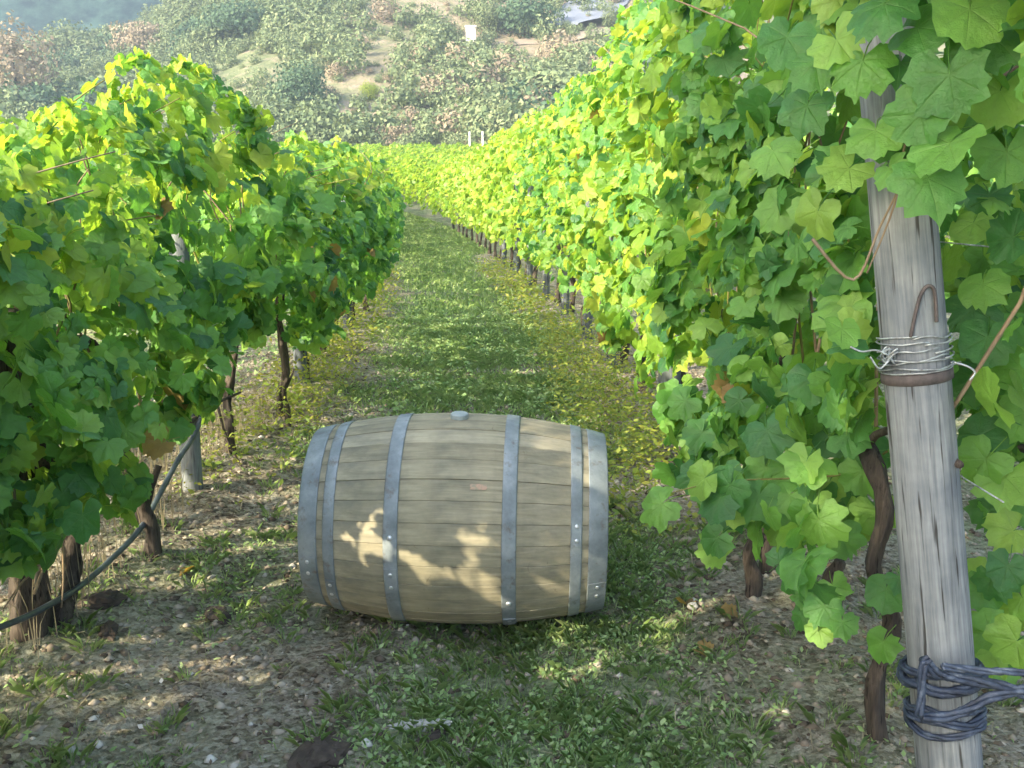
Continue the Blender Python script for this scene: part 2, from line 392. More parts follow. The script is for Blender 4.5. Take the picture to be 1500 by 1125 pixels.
pts_ = {'SCRUB': [], 'SCRUB_D': [], 'SCRUB_P': []}
k = 0
while k < 9500:
    Y = 97 + 135 * random.random() ** 1.1; X = random.uniform(-.62 * Y, .20 * Y)
    d = fbm(X, Y, .035, 31, 3) - 1.0 * math.exp(-((X - .03 * Y) / 12) ** 2 - ((Y - 152) / 32) ** 2) - .3 * math.exp(-((X + .10 * Y) / 8) ** 2 - ((Y - 118) / 8) ** 2)
    if d < -.30 and random.random() < .82: k += .3; continue
    s = random.uniform(.45, 1.0) * random.choice((1, 1, 1.4, 1.8, 3.0)) * (1.15 if d > .1 else .85)
    u = random.random() - (.15 if X / Y < -.18 else 0)
    pts_['SCRUB_D' if d > .22 and u < .6 else 'SCRUB_P' if u > .86 else 'SCRUB'].append((X, Y, hill_z(X, Y) - .2, s, random.random() * 6.28)); k += 1
for nm, mt, lab in (('SCRUB', SCRUB, 'hillside_scrub'), ('SCRUB_D', SCRUB_D, 'dark_undergrowth'), ('SCRUB_P', SCRUB_P, 'dry_undergrowth')):
    A_ = np.array(pts_[nm]); me = bpy.data.meshes.new(lab); me.from_pydata(A_[:, :3].tolist(), [], [])
    for an, col_ in (('scale', 3), ('spin', 4)):
        at = me.attributes.new(an, 'FLOAT', 'POINT'); at.data.foreach_set('value', A_[:, col_].astype(np.float32))
    o = bpy.data.objects.new(lab, me); C.objects.link(o); tag(o, kind='stuff')
    pm = np_mesh(lab + '_plant', (pv_ := clump(420, .105, 1.0, len(lab), flat=.8, hollow=.3)), quads(pv_), False); pm.materials.append(mt)
    po = bpy.data.objects.new(lab + '_plant', pm)          # the plant that is repeated; not itself in the scene
    g = bpy.data.node_groups.new(lab, 'GeometryNodeTree')
    g.interface.new_socket('Geometry', in_out='INPUT', socket_type='NodeSocketGeometry'); g.interface.new_socket('Geometry', in_out='OUTPUT', socket_type='NodeSocketGeometry')
    gi, go = g.nodes.new('NodeGroupInput'), g.nodes.new('NodeGroupOutput'); ip = g.nodes.new('GeometryNodeInstanceOnPoints')
    ob = g.nodes.new('GeometryNodeObjectInfo'); ob.inputs['Object'].default_value = po
    a1, a2 = g.nodes.new('GeometryNodeInputNamedAttribute'), g.nodes.new('GeometryNodeInputNamedAttribute'); a1.data_type = a2.data_type = 'FLOAT'
    a1.inputs['Name'].default_value = 'scale'; a2.inputs['Name'].default_value = 'spin'; cx = g.nodes.new('ShaderNodeCombineXYZ')
    g.links.new(gi.outputs[0], ip.inputs['Points']); g.links.new(ob.outputs['Geometry'], ip.inputs['Instance'])
    g.links.new(a1.outputs['Attribute'], ip.inputs['Scale']); g.links.new(a2.outputs['Attribute'], cx.inputs['Z']); g.links.new(cx.outputs[0], ip.inputs['Rotation'])
    g.links.new(ip.outputs[0], go.inputs[0]); o.modifiers.new('scatter', 'NODES').node_group = g

def hill_bush(px, py, wpx, hpx, mat, label, cat, n=700, trunk=True, name='bush'):
    p = on_hill(px, py)
    if p is None: return
    k = p.y / F; rad = wpx * k / 2; h = hpx * k
    o = empty(name, (p.x, p.y, p.z - .3)); tag(o, label, cat)
    v = clump(int(n * 5), rad * .05, rad, int(px * 7 + py), flat=h / (2 * rad), hollow=.35); v[:, 2] += h * .06
    link('crown', np_mesh('crown', v, quads(v), False), mat, o)
    V_, F_ = tube([(0, 0, -.3), (.1, 0, h * .25), (0, .1, h * .55)], [rad * .09, rad * .07, rad * .03], 6)
    link('trunk', py_mesh('bush_trunk', V_, F_, True), BARK, o)
BU = [
 (790, 205, 85, 60, SCRUB_D, 'dark rounded bush at the foot of the dry slope', 'bush', 'bush'),
 (735, 205, 70, 62, SCRUB, 'pale grey-green bush beside the dark rounded bush', 'bush', 'bush'),
 (705, 190, 60, 40, SCRUB, 'low grey-green bush below the dry pink bank', 'bush', 'bush'),
 (541, 146, 30, 32, SCRUB_Y, 'small bright yellow-green bush on the slope', 'bush', 'bush'),
 (440, 165, 90, 75, SCRUB_D, 'broad dark green bush above the far end of the shaded vines', 'bush', 'bush'),
 (505, 205, 60, 26, SCRUB_D, 'low dark bush at the edge of the distant vineyard', 'bush', 'bush'),
 (580, 205, 70, 30, SCRUB_P, 'greyish dry bush at the vineyard edge', 'bush', 'bush'),
 (770, 52, 95, 62, SCRUB_D, 'dark blue-green tree above the pale dirt track', 'tree', 'tree'),
 (715, 48, 60, 60, SCRUB, 'light green tree behind the white stone pillar', 'tree', 'tree'),
 (640, 70, 70, 50, SCRUB, 'grey-green tree on the slope beside the white pillar', 'tree', 'tree'),
 (829, 44, 18, 18, SCRUB, 'small round pale bush beside the grey road', 'bush', 'bush'),
 (850, 95, 40, 28, SCRUB_P, 'dry straw-coloured bush on the bank below the track', 'bush', 'bush'),
 (895, 40, 30, 36, SCRUB, 'green bush on the far side of the grey road', 'bush', 'bush'),
 (350, 60, 110, 55, SCRUB_D, 'dark green spreading tree near the top of the slope', 'tree', 'tree'),
 (25, 175, 130, 150, SCRUB_P, 'tall dry pinkish-grey tree behind the left vines', 'tree', 'tree'),
 (105, 100, 90, 70, SCRUB, 'pale green rounded tree below the blue mountain', 'tree', 'tree'),
 (215, 82, 100, 50, SCRUB_P, 'bare pinkish bush on the ridge under the mountain', 'bush', 'bush'),
 (290, 95, 60, 50, SCRUB, 'small olive-coloured tree on the ridge above the sunlit vine', 'tree', 'tree'),
]
for b in BU: hill_bush(*b[:4], b[4], b[5], b[6], name=b[7])

# white stone pillar with a low block beside it
p = on_hill(690, 74); k = p.y / F
pil = empty('stone_pillar', (p.x, p.y, p.z - .3)); tag(pil, 'small white stone pillar on a wide base high on the slope', 'pillar')
def box(x0, x1, y0, y1, z0, z1, bev=0.0):
    V = [(x, y, z) for z in (z0, z1) for y in (y0, y1) for x in (x0, x1)]
    return V, [(0, 2, 3, 1), (4, 5, 7, 6), (0, 1, 5, 4), (2, 6, 7, 3), (0, 4, 6, 2), (1, 3, 7, 5)]
def bevel_obj(o, wd, seg=2):
    m = o.modifiers.new('bevel', 'BEVEL'); m.width = wd; m.segments = seg; return o
W = 9 * k
for nm, q in (('base', box(-1.9 * W, W * 1.1, -W, W, 0, 1.0 * W)), ('shaft', box(-.75 * W, .75 * W, -.7 * W, .7 * W, 1.0 * W + .002, 3.7 * W)), ('cap', box(-.9 * W, .9 * W, -.85 * W, .85 * W, 3.7 * W + .004, 4.0 * W))):
    bevel_obj(link(nm, py_mesh(nm, *q), WHITE, pil), .06)
for (px, lab) in ((688, 'thin pale end stake standing nearer the shaded vines at the vineyard edge'), (707, 'thin pale end stake in front of the dark rounded bush')):
    d = ray(px, 216); Y = 92; q = at_Y(px, 216, Y); zg = ground_z(q.x, Y)
    o = empty('stake', (q.x, Y, zg)); tag(o, lab, 'stake', 'pale stakes at the far vineyard edge')
    link('shaft', py_mesh('stake_shaft', *tube([(0, 0, -.2), (.02, 0, 1.5), (0, 0, 3.0)], [.10, .09, .08], 7), True), WHITE, o)
    link('wire_tie', py_mesh('stake_tie', *tube([(.11 * math.cos(a), .11 * math.sin(a), 2.6) for a in np.linspace(0, 6.2, 12)], .02, 4), True), WIRE, o)

# ------------------------------------------------------------------ vine leaves
def leaf_template(seed, rings=2):
    r = np.random.default_rng(seed)
    prof = [(0, .98, 1), (9, .86, .3), (17, .90, .3), (28, .76, 0), (38, .88, .3), (48, .93, 1), (58, .83, .3), (68, .86, .2), (80, .70, 0), (93, .80, .4), (107, .83, 1), (122, .73, .3), (136, .74, .2), (152, .62, .1), (168, .26, 0)]
    pts = [(a, q, v) for a, q, v in prof] + [(-a, q, v) for a, q, v in prof[1:]][::-1]
    nd = r.uniform(.4, 1.25)                         # how deeply this leaf is cut
    pts = [(a, .84 + (q - .84) * (nd if v < .1 else 1), v) for a, q, v in pts]
    A = np.radians([p[0] + r.normal() * 1.8 for p in pts]); Q = np.array([p[1] for p in pts]) * (1 + r.normal(size=len(pts)) * .06); vn = np.array([p[2] for p in pts], float)
    x, y = Q * np.cos(A), Q * np.sin(A); m = len(pts)
    k1, k2, k3, k4, k5 = r.uniform(.05, .55), r.uniform(-.05, .35), r.uniform(-.2, .25), r.uniform(0, 6.28), r.uniform(.04, .13)
    def z(x, y, v, s=1): return -k1 * (x * x + y * y) * .8 + k2 * np.abs(y) + k3 * x * y + k5 * np.sin(np.arctan2(y, x) * 5 + k4) * (x * x + y * y)
    V = [(0, 0, 0)]; vein = [1.0]; T = []
    if rings == 2:
        for i in range(m):
            V.append((x[i] * .52, y[i] * .52, z(x[i] * .52, y[i] * .52, vn[i]) + (.010 if vn[i] < .5 else -.006))); vein.append(.2 + .8 * (vn[i] == 1) if vn[i] == 1 else .25)
        for i in range(m): V.append((x[i], y[i], z(x[i], y[i], vn[i]) + r.normal() * .025)); vein.append(.8 if vn[i] == 1 else 0)
        for i in range(m):
            j = (i + 1) % m
            if i == m // 2 : continue                 # the gap where the stalk joins
            T += [(0, 1 + i, 1 + j), (1 + i, 1 + m + i, 1 + m + j), (1 + i, 1 + m + j, 1 + j)]
    else:
        keep = [i for i in range(m)] if rings == 1 else [i for i in range(m) if vn[i] in (0, 1)]
        for i in keep: V.append((x[i], y[i], z(x[i], y[i], vn[i]))); vein.append(vn[i] * .7)
        q = len(keep)
        for i in range(q): T.append((0, 1 + i, 1 + (i + 1) % q))
    if rings == 2:                                   # leaf stalk
        b0 = len(V)
        for (px_, pz_) in ((0, 0), (-.45, -.10), (-.85, -.42)):
            for a_ in (0, 2.1, 4.2): V.append((px_, .020 * math.cos(a_), pz_ + .020 * math.sin(a_))); vein.append(.6)
        for i in (0, 3):
            for k_ in range(3):
                a_, b_ = b0 + i + k_, b0 + i + (k_ + 1) % 3; T += [(a_, b_, b_ + 3), (a_, b_ + 3, a_ + 3)]
    V = np.array(V); V[:, 0] -= .12                  # stalk joint a little behind the object origin
    return V, np.array(T), np.array(vein)
LT2 = [leaf_template(100 + i, 2) for i in range(14)]
LT1 = [leaf_template(200 + i, 1) for i in range(6)]
LT0 = [leaf_template(300 + i, 0) for i in range(6)]
LEAFME = [np_mesh('vine_leaf', v, t, True, {'vein': a}) for v, t, a in LT2]
for me in LEAFME: me.materials.append(VINE)
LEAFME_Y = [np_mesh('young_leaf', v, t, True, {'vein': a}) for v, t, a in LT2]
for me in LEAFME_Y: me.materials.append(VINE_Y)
LEAFME_DRY = []
for v, t, a in LT2[:3]:
    v = v.copy(); v[:, 2] += .5 * np.abs(v[:, 1]) ; me = np_mesh('dry_leaf', v, t, True, {'vein': a}); me.materials.append(VINE_DRY); LEAFME_DRY.append(me)
stub_v, stub_f = tube([(-.12, 0, 0), (-.35, 0, .05), (-.6, .02, .14)], [.018, .016, .018], 5)

def frames(out, up_w, droop, jitter, r):
    """Leaf frames from outward directions: columns tip, side, normal."""
    n = len(out); nn = out + np.array([0, 0, up_w]) + r.normal(size=(n, 3)) * jitter
    nn /= np.linalg.norm(nn, axis=1)[:, None]
    t = np.array([0, 0, -droop]) + r.normal(size=(n, 3)) * .62
    t -= nn * (t * nn).sum(1)[:, None]; t /= np.linalg.norm(t, axis=1)[:, None] + 1e-9
    b = np.cross(nn, t); return np.stack([t, b, nn], 2)       # (n,3,3)
def leaf_mass(templates, P, M, S, r):
    Vs, Ts, As, off = [], [], [], 0; pick = r.integers(0, len(templates), len(P))
    for i, (v, t, a) in enumerate(templates):
        s = pick == i
        if not s.any(): continue
        q = np.einsum('nij,kj->nki', M[s], v) * S[s][:, None, None] + P[s][:, None, :]
        c = len(q); Vs.append(q.reshape(-1, 3)); As.append(np.tile(a, c))
        Ts.append((t[None] + (np.arange(c) * len(v))[:, None, None]).reshape(-1, 3) + off); off += c * len(v)
    return np.concatenate(Vs), np.concatenate(Ts), np.concatenate(As)

def smoothstep(a, b, x): t = np.clip((x - a) / (b - a), 0, 1); return t * t * (3 - 2 * t)
def vnoise(P, s, seed):
    return np.array([noise.noise(Vector((p[0] * s + seed, p[1] * s, p[2] * s))) for p in P])

ORD = ['first', 'second', 'third', 'fourth', 'fifth', 'sixth', 'seventh', 'eighth', 'ninth', 'tenth', 'eleventh', 'twelfth', 'thirteenth', 'fourteenth', 'fifteenth', 'sixteenth']
def make_vine(X0, Y0, Y1, bot, top, thick, n, n_obj, seed, label, group, sunny=.5, trunkY=None, toward=1, far=0, trunk_r=.032, trunk_top=.75, lean=0.0, size=(.052, .082), mat=None, gap=-.22, trunk_shift=0.0, crest=0, sunny_from=99, away=1.0, slot=False):
    """One grape vine filling the stretch Y0..Y1 of its row; TOWARD: the side (in X) that faces the lane."""
    r = np.random.default_rng(seed); Yc = (Y0 + Y1) / 2 if trunkY is None else trunkY
    bx = float(bend(Yc)); tx = X0 + bx + trunk_shift; gz = ground_z(tx, Yc)
    o = empty('grape_vine', (tx, Yc, gz)); tag(o, label, 'grapevine', group)
    # trunk and head
    pts = [Vector((0, 0, -.08))]
    for k in range(1, 6):
        t = k / 5; pts.append(Vector((lean * t + r.normal() * .022, r.normal() * .03, trunk_top * t)))
    P = smooth_path(pts, 3 if far else 4); m = len(P)
    rad = [trunk_r * (1.35 - .6 * i / m + (.25 if i > m - 4 else 0) + (.7, .45, .2, .05)[min(i, 3)]) for i in range(m)]
    link('trunk', py_mesh('vine_trunk', *tube(P, rad, 8 if far else 14, bump=.8, seed=seed), True), BARK, o)
    topz = P[-1]
    if far < 2:
        for s in (-1, 1):
            a = smooth_path([topz - Vector((0, 0, .03)), topz + Vector((0, s * .15, .06)), topz + Vector((r.normal() * .03, s * .48, .07))], 3)
            link('cordon_arm', py_mesh('cordon', *tube(a, [trunk_r * (.7 - .3 * i / len(a)) for i in range(len(a))], 7, bump=.5, seed=seed + s), True), BARK, o)
        ncane = 7 if far == 0 else 3
        for q in range(ncane):
            y = (Y0 + (Y1 - Y0) * (q + .5) / ncane) - Yc; a = topz + Vector((0, 0, .05)); a.y = y
            hgt = (top(Yc) - trunk_top) * r.uniform(.6, .9)
            c = smooth_path([a, a + Vector((r.normal() * .07, r.normal() * .05, hgt * .4)), a + Vector((r.normal() * .12, r.normal() * .1, hgt * .8)), a + Vector((toward * abs(r.normal()) * .2, r.normal() * .15, hgt))], 3)
            link('cane', py_mesh('vine_cane', *tube(c, [.005 - .0032 * i / len(c) for i in range(len(c))], 5), True), SHOOT if q % 2 else CANE, o)
    # leaves: shell of the hedge plus some inside
    y = r.uniform(Y0 - .12, Y1 + .12, n); h = r.random(n)
    zb = np.array([bot(v) for v in y]); zt = np.array([top(v) for v in y])
    jag = np.array([noise.noise(Vector((v * 2.7 + seed * .1, X0, 1.5))) for v in y])
    zt = zt + .16 * jag; zb = zb + .22 * np.array([noise.noise(Vector((v * 3.1, X0, 7.5))) for v in y])
    z = zb + (zt - zb) * h
    prof = np.sin(np.clip(h * .86 + .16, 0, 1) * math.pi) ** .45
    P3 = np.stack([np.full(n, X0), y, z], 1)
    lump = np.minimum(vnoise(P3, 2.3, X0 * 5) * .75 + vnoise(P3, 5.2, X0 * 9 + 4) * .5, .28)
    side = np.where(r.random(n) < .62, toward, -toward).astype(float)
    shell = r.random(n) < .74
    ww = np.where(shell, 1 - .28 * r.random(n), r.random(n))
    th = np.array([thick(v, q) for v, q in zip(y, z)])
    ww = ww * th * prof * (1 + lump * np.where(side == toward, 1.0, .6))
    ww = np.where(side == toward, ww, ww * away)
    x = X0 + side * ww + bend(y)
    keep = ~((vnoise(P3, 3.4, X0 * 3 + 20) < gap) & (r.random(n) < .9)) & ~((vnoise(P3, 7.5, X0 * 3 + 40) < min(-.22, gap)) & (r.random(n) < .8))
    if toward < 0 and Y0 < 2.5:                    # leaves pruned clear of the big post and its ties
        xp = (.95 - .138 * z) * y / 1.9
        keep &= ~((y < 2.12) & (z < 1.40) & (x > xp - .14) & (x < xp + .11))
    if slot:                                      # a ragged gap in the leaves that lets the low sun through
        t_ = (x - bend(y) + 1.46) / sdir.x; yy_ = y - t_ * sdir.y; zz_ = z - t_ * sdir.z
        nz = np.array([noise.noise(Vector((a * 7, b * 7, 4.4))) for a, b in zip(yy_, zz_)]) * .5 + np.array([noise.noise(Vector((a * 17, b * 17, 8.4))) for a, b in zip(yy_, zz_)]) * .5
        cut = (yy_ > 1.36) & (yy_ < 2.2) & (np.abs(zz_ - (.99 + (2.07 - yy_) * .34)) < .165 + .12 * (yy_ < 1.75) + .2 * nz) & (nz < .19)
        keep &= ~cut
    gzs = np.array([ground_z(a, b) for a, b in zip(x, y)]) if far == 0 else np.full(n, gz)
    P3 = np.stack([x, y, z + gzs - np.where(far == 0, 0, 0)], 1)[keep]; side = side[keep]; ww = ww[keep]; h = h[keep]; n = len(P3)
    out = np.stack([side * .95, -.25 + r.normal(size=n) * .45, .25 + .5 * (h - .4)], 1)
    M = frames(out, .25, 1.0, .60, r)
    S = (size[0] * .72 + (size[1] * 1.02 - size[0] * .72) * r.random(n) ** 1.2) * np.where(h > .88, .75, 1)
    loc = np.array([tx, Yc, gz]); Pl = P3 - loc
    # yellow-green leaves: young crest at left, plus sunlight put into colour on sunny stretches
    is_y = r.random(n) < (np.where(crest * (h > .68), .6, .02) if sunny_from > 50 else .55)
    # the leaves that show largest become parts
    vis = ww * (side * toward) - .1 * np.abs(h - .5) - .35 * (P3[:, 1] - Y0) * 0 + S * 2
    order = np.argsort(-vis); top_i = order[:n_obj]; rest = order[n_obj:]
    for j, i in enumerate(top_i):
        yy = is_y[i]
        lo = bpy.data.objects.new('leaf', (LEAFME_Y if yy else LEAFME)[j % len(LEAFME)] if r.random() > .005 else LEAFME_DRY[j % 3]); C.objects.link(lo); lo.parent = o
        mm = Matrix([[*(M[i, a] * S[i]), Pl[i, a]] for a in range(3)] + [[0, 0, 0, 1]]); lo.matrix_local = mm
    tm = LT2 if far == 0 and n_obj > 250 else LT1 if far == 0 else LT0 if far == 1 else LT0
    if len(rest):
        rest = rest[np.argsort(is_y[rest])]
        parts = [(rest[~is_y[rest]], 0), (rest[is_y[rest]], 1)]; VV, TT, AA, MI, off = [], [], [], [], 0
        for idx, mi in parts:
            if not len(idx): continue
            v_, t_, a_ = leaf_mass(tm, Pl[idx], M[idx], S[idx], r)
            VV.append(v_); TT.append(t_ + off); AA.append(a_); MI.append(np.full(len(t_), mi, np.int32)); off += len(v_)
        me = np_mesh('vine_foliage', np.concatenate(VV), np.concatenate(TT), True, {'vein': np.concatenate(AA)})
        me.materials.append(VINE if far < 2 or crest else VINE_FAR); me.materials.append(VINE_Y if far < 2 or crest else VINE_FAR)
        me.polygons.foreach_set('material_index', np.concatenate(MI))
        tag(link('foliage', me, None, o), kind='stuff')
    return o

# left row ---------------------------------------------------------
def L_top(y): return float(1.50 + .38 * smoothstep(2.9, 4.4, y) - .22 * smoothstep(5.0, 5.35, y) + .10 * smoothstep(6, 8, y) + .04 * math.sin(y * 2.1))
def L_bot(y): return float(.50 + .30 * smoothstep(3.1, 3.7, y) - .32 * smoothstep(4.8, 5.6, y))
def L_thick(y, z): return .40 + .12 * math.exp(-((y - 4.9) / .5) ** 2)
left_txt = {0: 'with dense leaves hiding its shaded trunk, before the pale dry canes', 1: 'with pale dry canes hanging at its foot', 2: 'tallest sunlit crest of the left row, before the grey post'}
Ls = [(-.7, .35), (.35, 1.35), (1.35, 2.35), (2.35, 3.4), (3.4, 4.45), (4.45, 5.5)] + [(5.5 + 1.1 * i, 6.6 + 1.1 * i) for i in range(21)]
for i_, (a, b) in enumerate(Ls):
    mid = (a + b) / 2; i = i_ - 2
    lab = ['first leafy vine at the open end of the left row, outside the view', 'second leafy vine from the open end of the left row, outside the view'][i + 2] if i < 0 else ['leafy vine at the near end of the left row, just outside the view',
           'large shaded vine with dense blue-green leaves above the pale dry canes',
           'tall vine with sunlit yellow-green crest before the first grey post',
           'vine with leaves hanging low over the grey post where the dark hose ends'][i] if i < 4 else \
          (f'shaded vine beyond the first grey post of the left row, {ORD[i-4]} one after it' if i < 15 else 'small distant vine in the left row where its leaves merge towards the bend')
    far = 0 if mid < 7.5 else 1 if mid < 14 else 2
    nn = 1000 if far == 0 else 800 if far == 1 else 520
    no = (290 if mid < 5.5 else 150 if mid < 9 else 60) if mid < 12.5 else 0
    if i < 8: nn = int(nn * 1.5)
    if i <= 0: no = 0; nn = 3900  # unseen near vines, put in and thickened to shade the foreground
    sz = (.050, .078) if far == 0 else (.052, .08) if far == 1 else (.062, .10)
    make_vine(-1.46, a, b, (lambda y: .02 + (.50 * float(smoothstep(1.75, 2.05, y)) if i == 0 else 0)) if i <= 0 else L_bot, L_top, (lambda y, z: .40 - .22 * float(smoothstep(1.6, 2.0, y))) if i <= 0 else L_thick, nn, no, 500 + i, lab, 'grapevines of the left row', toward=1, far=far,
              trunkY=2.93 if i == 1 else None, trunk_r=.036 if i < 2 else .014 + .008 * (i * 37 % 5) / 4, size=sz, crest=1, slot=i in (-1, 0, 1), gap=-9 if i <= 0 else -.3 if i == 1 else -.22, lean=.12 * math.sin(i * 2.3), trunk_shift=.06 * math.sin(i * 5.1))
# right row --------------------------------------------------------
def R_top(y): return float(2.30 + .25 * smoothstep(1.5, 5, y) - .12 * smoothstep(7, 16, y) - .2 * smoothstep(16, 30, y) + .06 * math.sin(y * 1.7 + 1))
def R_bot(y): return float(.46 + .06 * smoothstep(3.6, 5, y))
def R_thick(y, z): return float(.36 - .10 * smoothstep(1.7, 2.1, y) * smoothstep(4.0, 3.2, y) * smoothstep(.5, .9, z) + .20 * smoothstep(.80, .5, z) * smoothstep(2.1, 2.5, y) * smoothstep(3.5, 2.9, y) + .05 * smoothstep(1.5, 2.2, z))
Rs = [(1.30, 1.95), (1.95, 2.85), (2.85, 3.9), (3.9, 5.0)] + [(5.0 + 1.1 * i, 6.1 + 1.1 * i) for i in range(24)]
RV = []
for i, (a, b) in enumerate(Rs):
    mid = (a + b) / 2
    lab = ['vine crowning the top of the big leaning post with large pale green leaves',
           'bright green vine beside the big post, its thin dark trunk leaning at the bottom edge',
           'dense vine behind the barrel end with broad leaves hanging low over bare soil',
           'vine half in sun, half in shade, above the short grey post behind the barrel'][i] if i < 4 else \
          (f'sunlit yellow-green vine of the right row, {ORD[i-4]} one beyond the short grey post' if i < 15 else 'small distant sunlit vine of the right row, merged with its neighbours')
    far = 0 if mid < 7.5 else 1 if mid < 14 else 2
    nn = {1: 2200, 2: 1900, 3: 1500}.get(i, 1350) if far == 0 else 1000 if far == 1 else 640
    if i == 0: nn = 560
    no = (290 if mid < 5.5 else 150 if mid < 9 else 60) if mid < 12.5 else 0
    sz = (.052, .082) if far == 0 else (.052, .08) if far == 1 else (.062, .10)
    bot = (lambda y: 1.55 - .25 * (y > 1.75)) if i == 0 else R_bot
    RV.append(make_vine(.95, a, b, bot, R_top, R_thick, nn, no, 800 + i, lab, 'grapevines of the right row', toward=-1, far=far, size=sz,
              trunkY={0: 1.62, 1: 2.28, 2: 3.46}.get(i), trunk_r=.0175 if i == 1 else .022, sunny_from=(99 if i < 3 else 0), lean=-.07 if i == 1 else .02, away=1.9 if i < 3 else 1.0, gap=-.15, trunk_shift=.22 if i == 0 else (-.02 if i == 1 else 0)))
HERO = [(1392, 118, 1.60, .074, 0), (1345, 172, 1.64, .062, 0), (1385, 215, 1.60, .072, 0), (1362, 268, 1.62, .070, 0), (1262, 95, 1.70, .062, 0), (1282, 196, 1.74, .058, 0), (1228, 62, 1.74, .060, 0), (1445, 55, 1.62, .072, 0), (1462, 140, 1.70, .066, 0), (1180, 160, 1.86, .060, 0), (1195, 96, 1.80, .060, 0), (1420, 20, 1.58, .070, 0), (1350, 40, 1.66, .066, 0), (1318, 96, 1.72, .050, 0), (1240, 250, 1.86, .058, 0), (1475, 230, 1.75, .066, 0), (1150, 60, 1.85, .062, 0), (1135, 225, 1.95, .060, 0), (1290, 10, 1.66, .066, 0), (1305, 250, 1.72, .040, 0), (1450, 290, 1.9, .05, 0),
        (965, 742, 2.85, .082, 1), (1080, 738, 2.65, .078, 1), (1170, 745, 2.50, .078, 1), (1235, 790, 2.45, .064, 1), (1298, 868, 2.12, .058, 1), (1292, 945, 2.12, .052, 1), (1205, 892, 2.3, .056, 1), (1472, 705, 2.15, .082, 1), (1485, 942, 2.0, .070, 1), (1440, 640, 2.25, .070, 1), (1500, 610, 2.2, .070, 1), (1458, 850, 2.15, .06, 1), (1020, 700, 2.8, .07, 1), (1120, 690, 2.6, .07, 1), (1000, 590, 3.1, .07, 1), (1245, 640, 2.3, .065, 1), (1190, 560, 2.35, .07, 1), (1255, 480, 2.15, .062, 1), (1445, 500, 2.1, .07, 1), (1490, 540, 2.1, .07, 1), (1440, 420, 2.05, .06, 1), (1182, 872, 2.35, .05, 1), (1222, 862, 2.35, .05, 1), (1200, 925, 2.3, .045, 1), (1235, 915, 2.25, .045, 1), (1175, 905, 2.4, .045, 1), (1320, 850, 2.1, .04, 1), (1480, 780, 2.2, .07, 1), (1450, 960, 2.1, .06, 1), (1500, 880, 2.15, .06, 1), (1430, 560, 2.3, .07, 1), (1475, 460, 2.3, .07, 1), (1425, 330, 2.2, .06, 1), (1480, 360, 2.3, .07, 1)]
rh = np.random.default_rng(42)
for q in range(34): HERO.append((rh.uniform(1020, 1310), rh.uniform(620, 810), rh.uniform(2.35, 3.0), rh.uniform(.055, .078), 1))
for q in range(26): HERO.append((rh.uniform(1425, 1530), rh.uniform(300, 980), rh.uniform(2.1, 2.7), rh.uniform(.055, .08), 1))
for j, (px, py, Y, S_, v) in enumerate(HERO):
    vine_o = RV[v]; p = at_Y(px, py, Y) - Vector(vine_o.location)
    M = frames(np.array([[-.55, -.8, .35]]), .15, 1.3, .22, rh)[0]; S_ *= 1.05
    lo = bpy.data.objects.new('leaf', LEAFME[j % len(LEAFME)]); C.objects.link(lo); lo.parent = vine_o
    lo.matrix_local = Matrix([[*(M[a] * S_), p[a]] for a in range(3)] + [[0, 0, 0, 1]])
for v, pts in ((0, ((1500, 90), (1430, 140), (1370, 190), (1330, 200), (1310, 300), (1270, 400))), (1, ((1330, 640), (1250, 690), (1170, 700), (1060, 705), (990, 720))), (0, ((1190, 350), (1250, 410), (1290, 330), (1325, 260)))):
    vine_o = RV[v]; q = smooth_path([at_Y(a, b, 1.84 if v == 0 else 2.5) - Vector(vine_o.location) for a, b in pts], 5)
    link('cane', py_mesh('shoot', *tube(q, [.0035 - .002 * i / len(q) for i in range(len(q))], 6), True), SHOOT if v else CANE, vine_o)
# next rows either side ---------------------------------------------
for X0, tw, s0, nm in ((-3.85, 1, 1500, 'row beyond the left row'), (3.35, -1, 1700, 'row beyond the right row')):
    ya = -2.4 if X0 < 0 else 3.4  # on the left, unseen vines added towards the viewer for their shade
    for i in range(16 if X0 < 0 else 12):
        a = ya + 1.4 * i
        make_vine(X0, a, a + 1.4, lambda y: .30, lambda y: 2.0 if X0 < 0 else 2.3, lambda y, z: .38, 620, 0, s0 + i,
                  f'vine glimpsed through the leaves, {ORD[i]} along the {nm}', 'grapevines of the ' + nm, toward=tw, far=1 if i < 5 else 2, size=(.07, .105))
# far vineyard -------------------------------------------------------
Vs, Ts, off = [], [], 0
r = np.random.default_rng(77)
for k in range(-6, 17):
    X0 = -1.46 + 2.39 * k
    y0 = {0: 28.6, 1: 31.4}.get(k, 20.4 if k in (-1, 2) else 16)
    y = np.concatenate([r.uniform(y0, 45, int((45 - y0) * 200)), r.uniform(45, 93, 48 * 90)]); n = len(y)
    h = r.random(n) ** .8; th = .34 * np.sin(np.clip(h * .86 + .16, 0, 1) * math.pi) ** .5
    sd = r.choice([-1, 1], n); x = X0 + bend(y) + sd * th * (1 - .3 * r.random(n)) + .08 * np.sin(y * 3 + k)
    z = np.array([ground_z(0, q, False) for q in y]) + .5 + h * (1.45 + .12 * np.sin(y * 1.3 + k * 2))
    P3 = np.stack([x, y, z], 1); out = np.stack([sd * .9, r.normal(size=n) * .4, .4 + h * .6], 1)
    M = frames(out, .3, 1, .45, r); S = np.where(y > 45, .16, .10) * r.uniform(.7, 1.25, n)
    q = np.stack([P3 - M[:, :, 0] * S[:, None], P3 - M[:, :, 1] * S[:, None] * .8, P3 + M[:, :, 0] * S[:, None], P3 + M[:, :, 1] * S[:, None] * .8], 1)
    Vs.append(q.reshape(-1, 3))
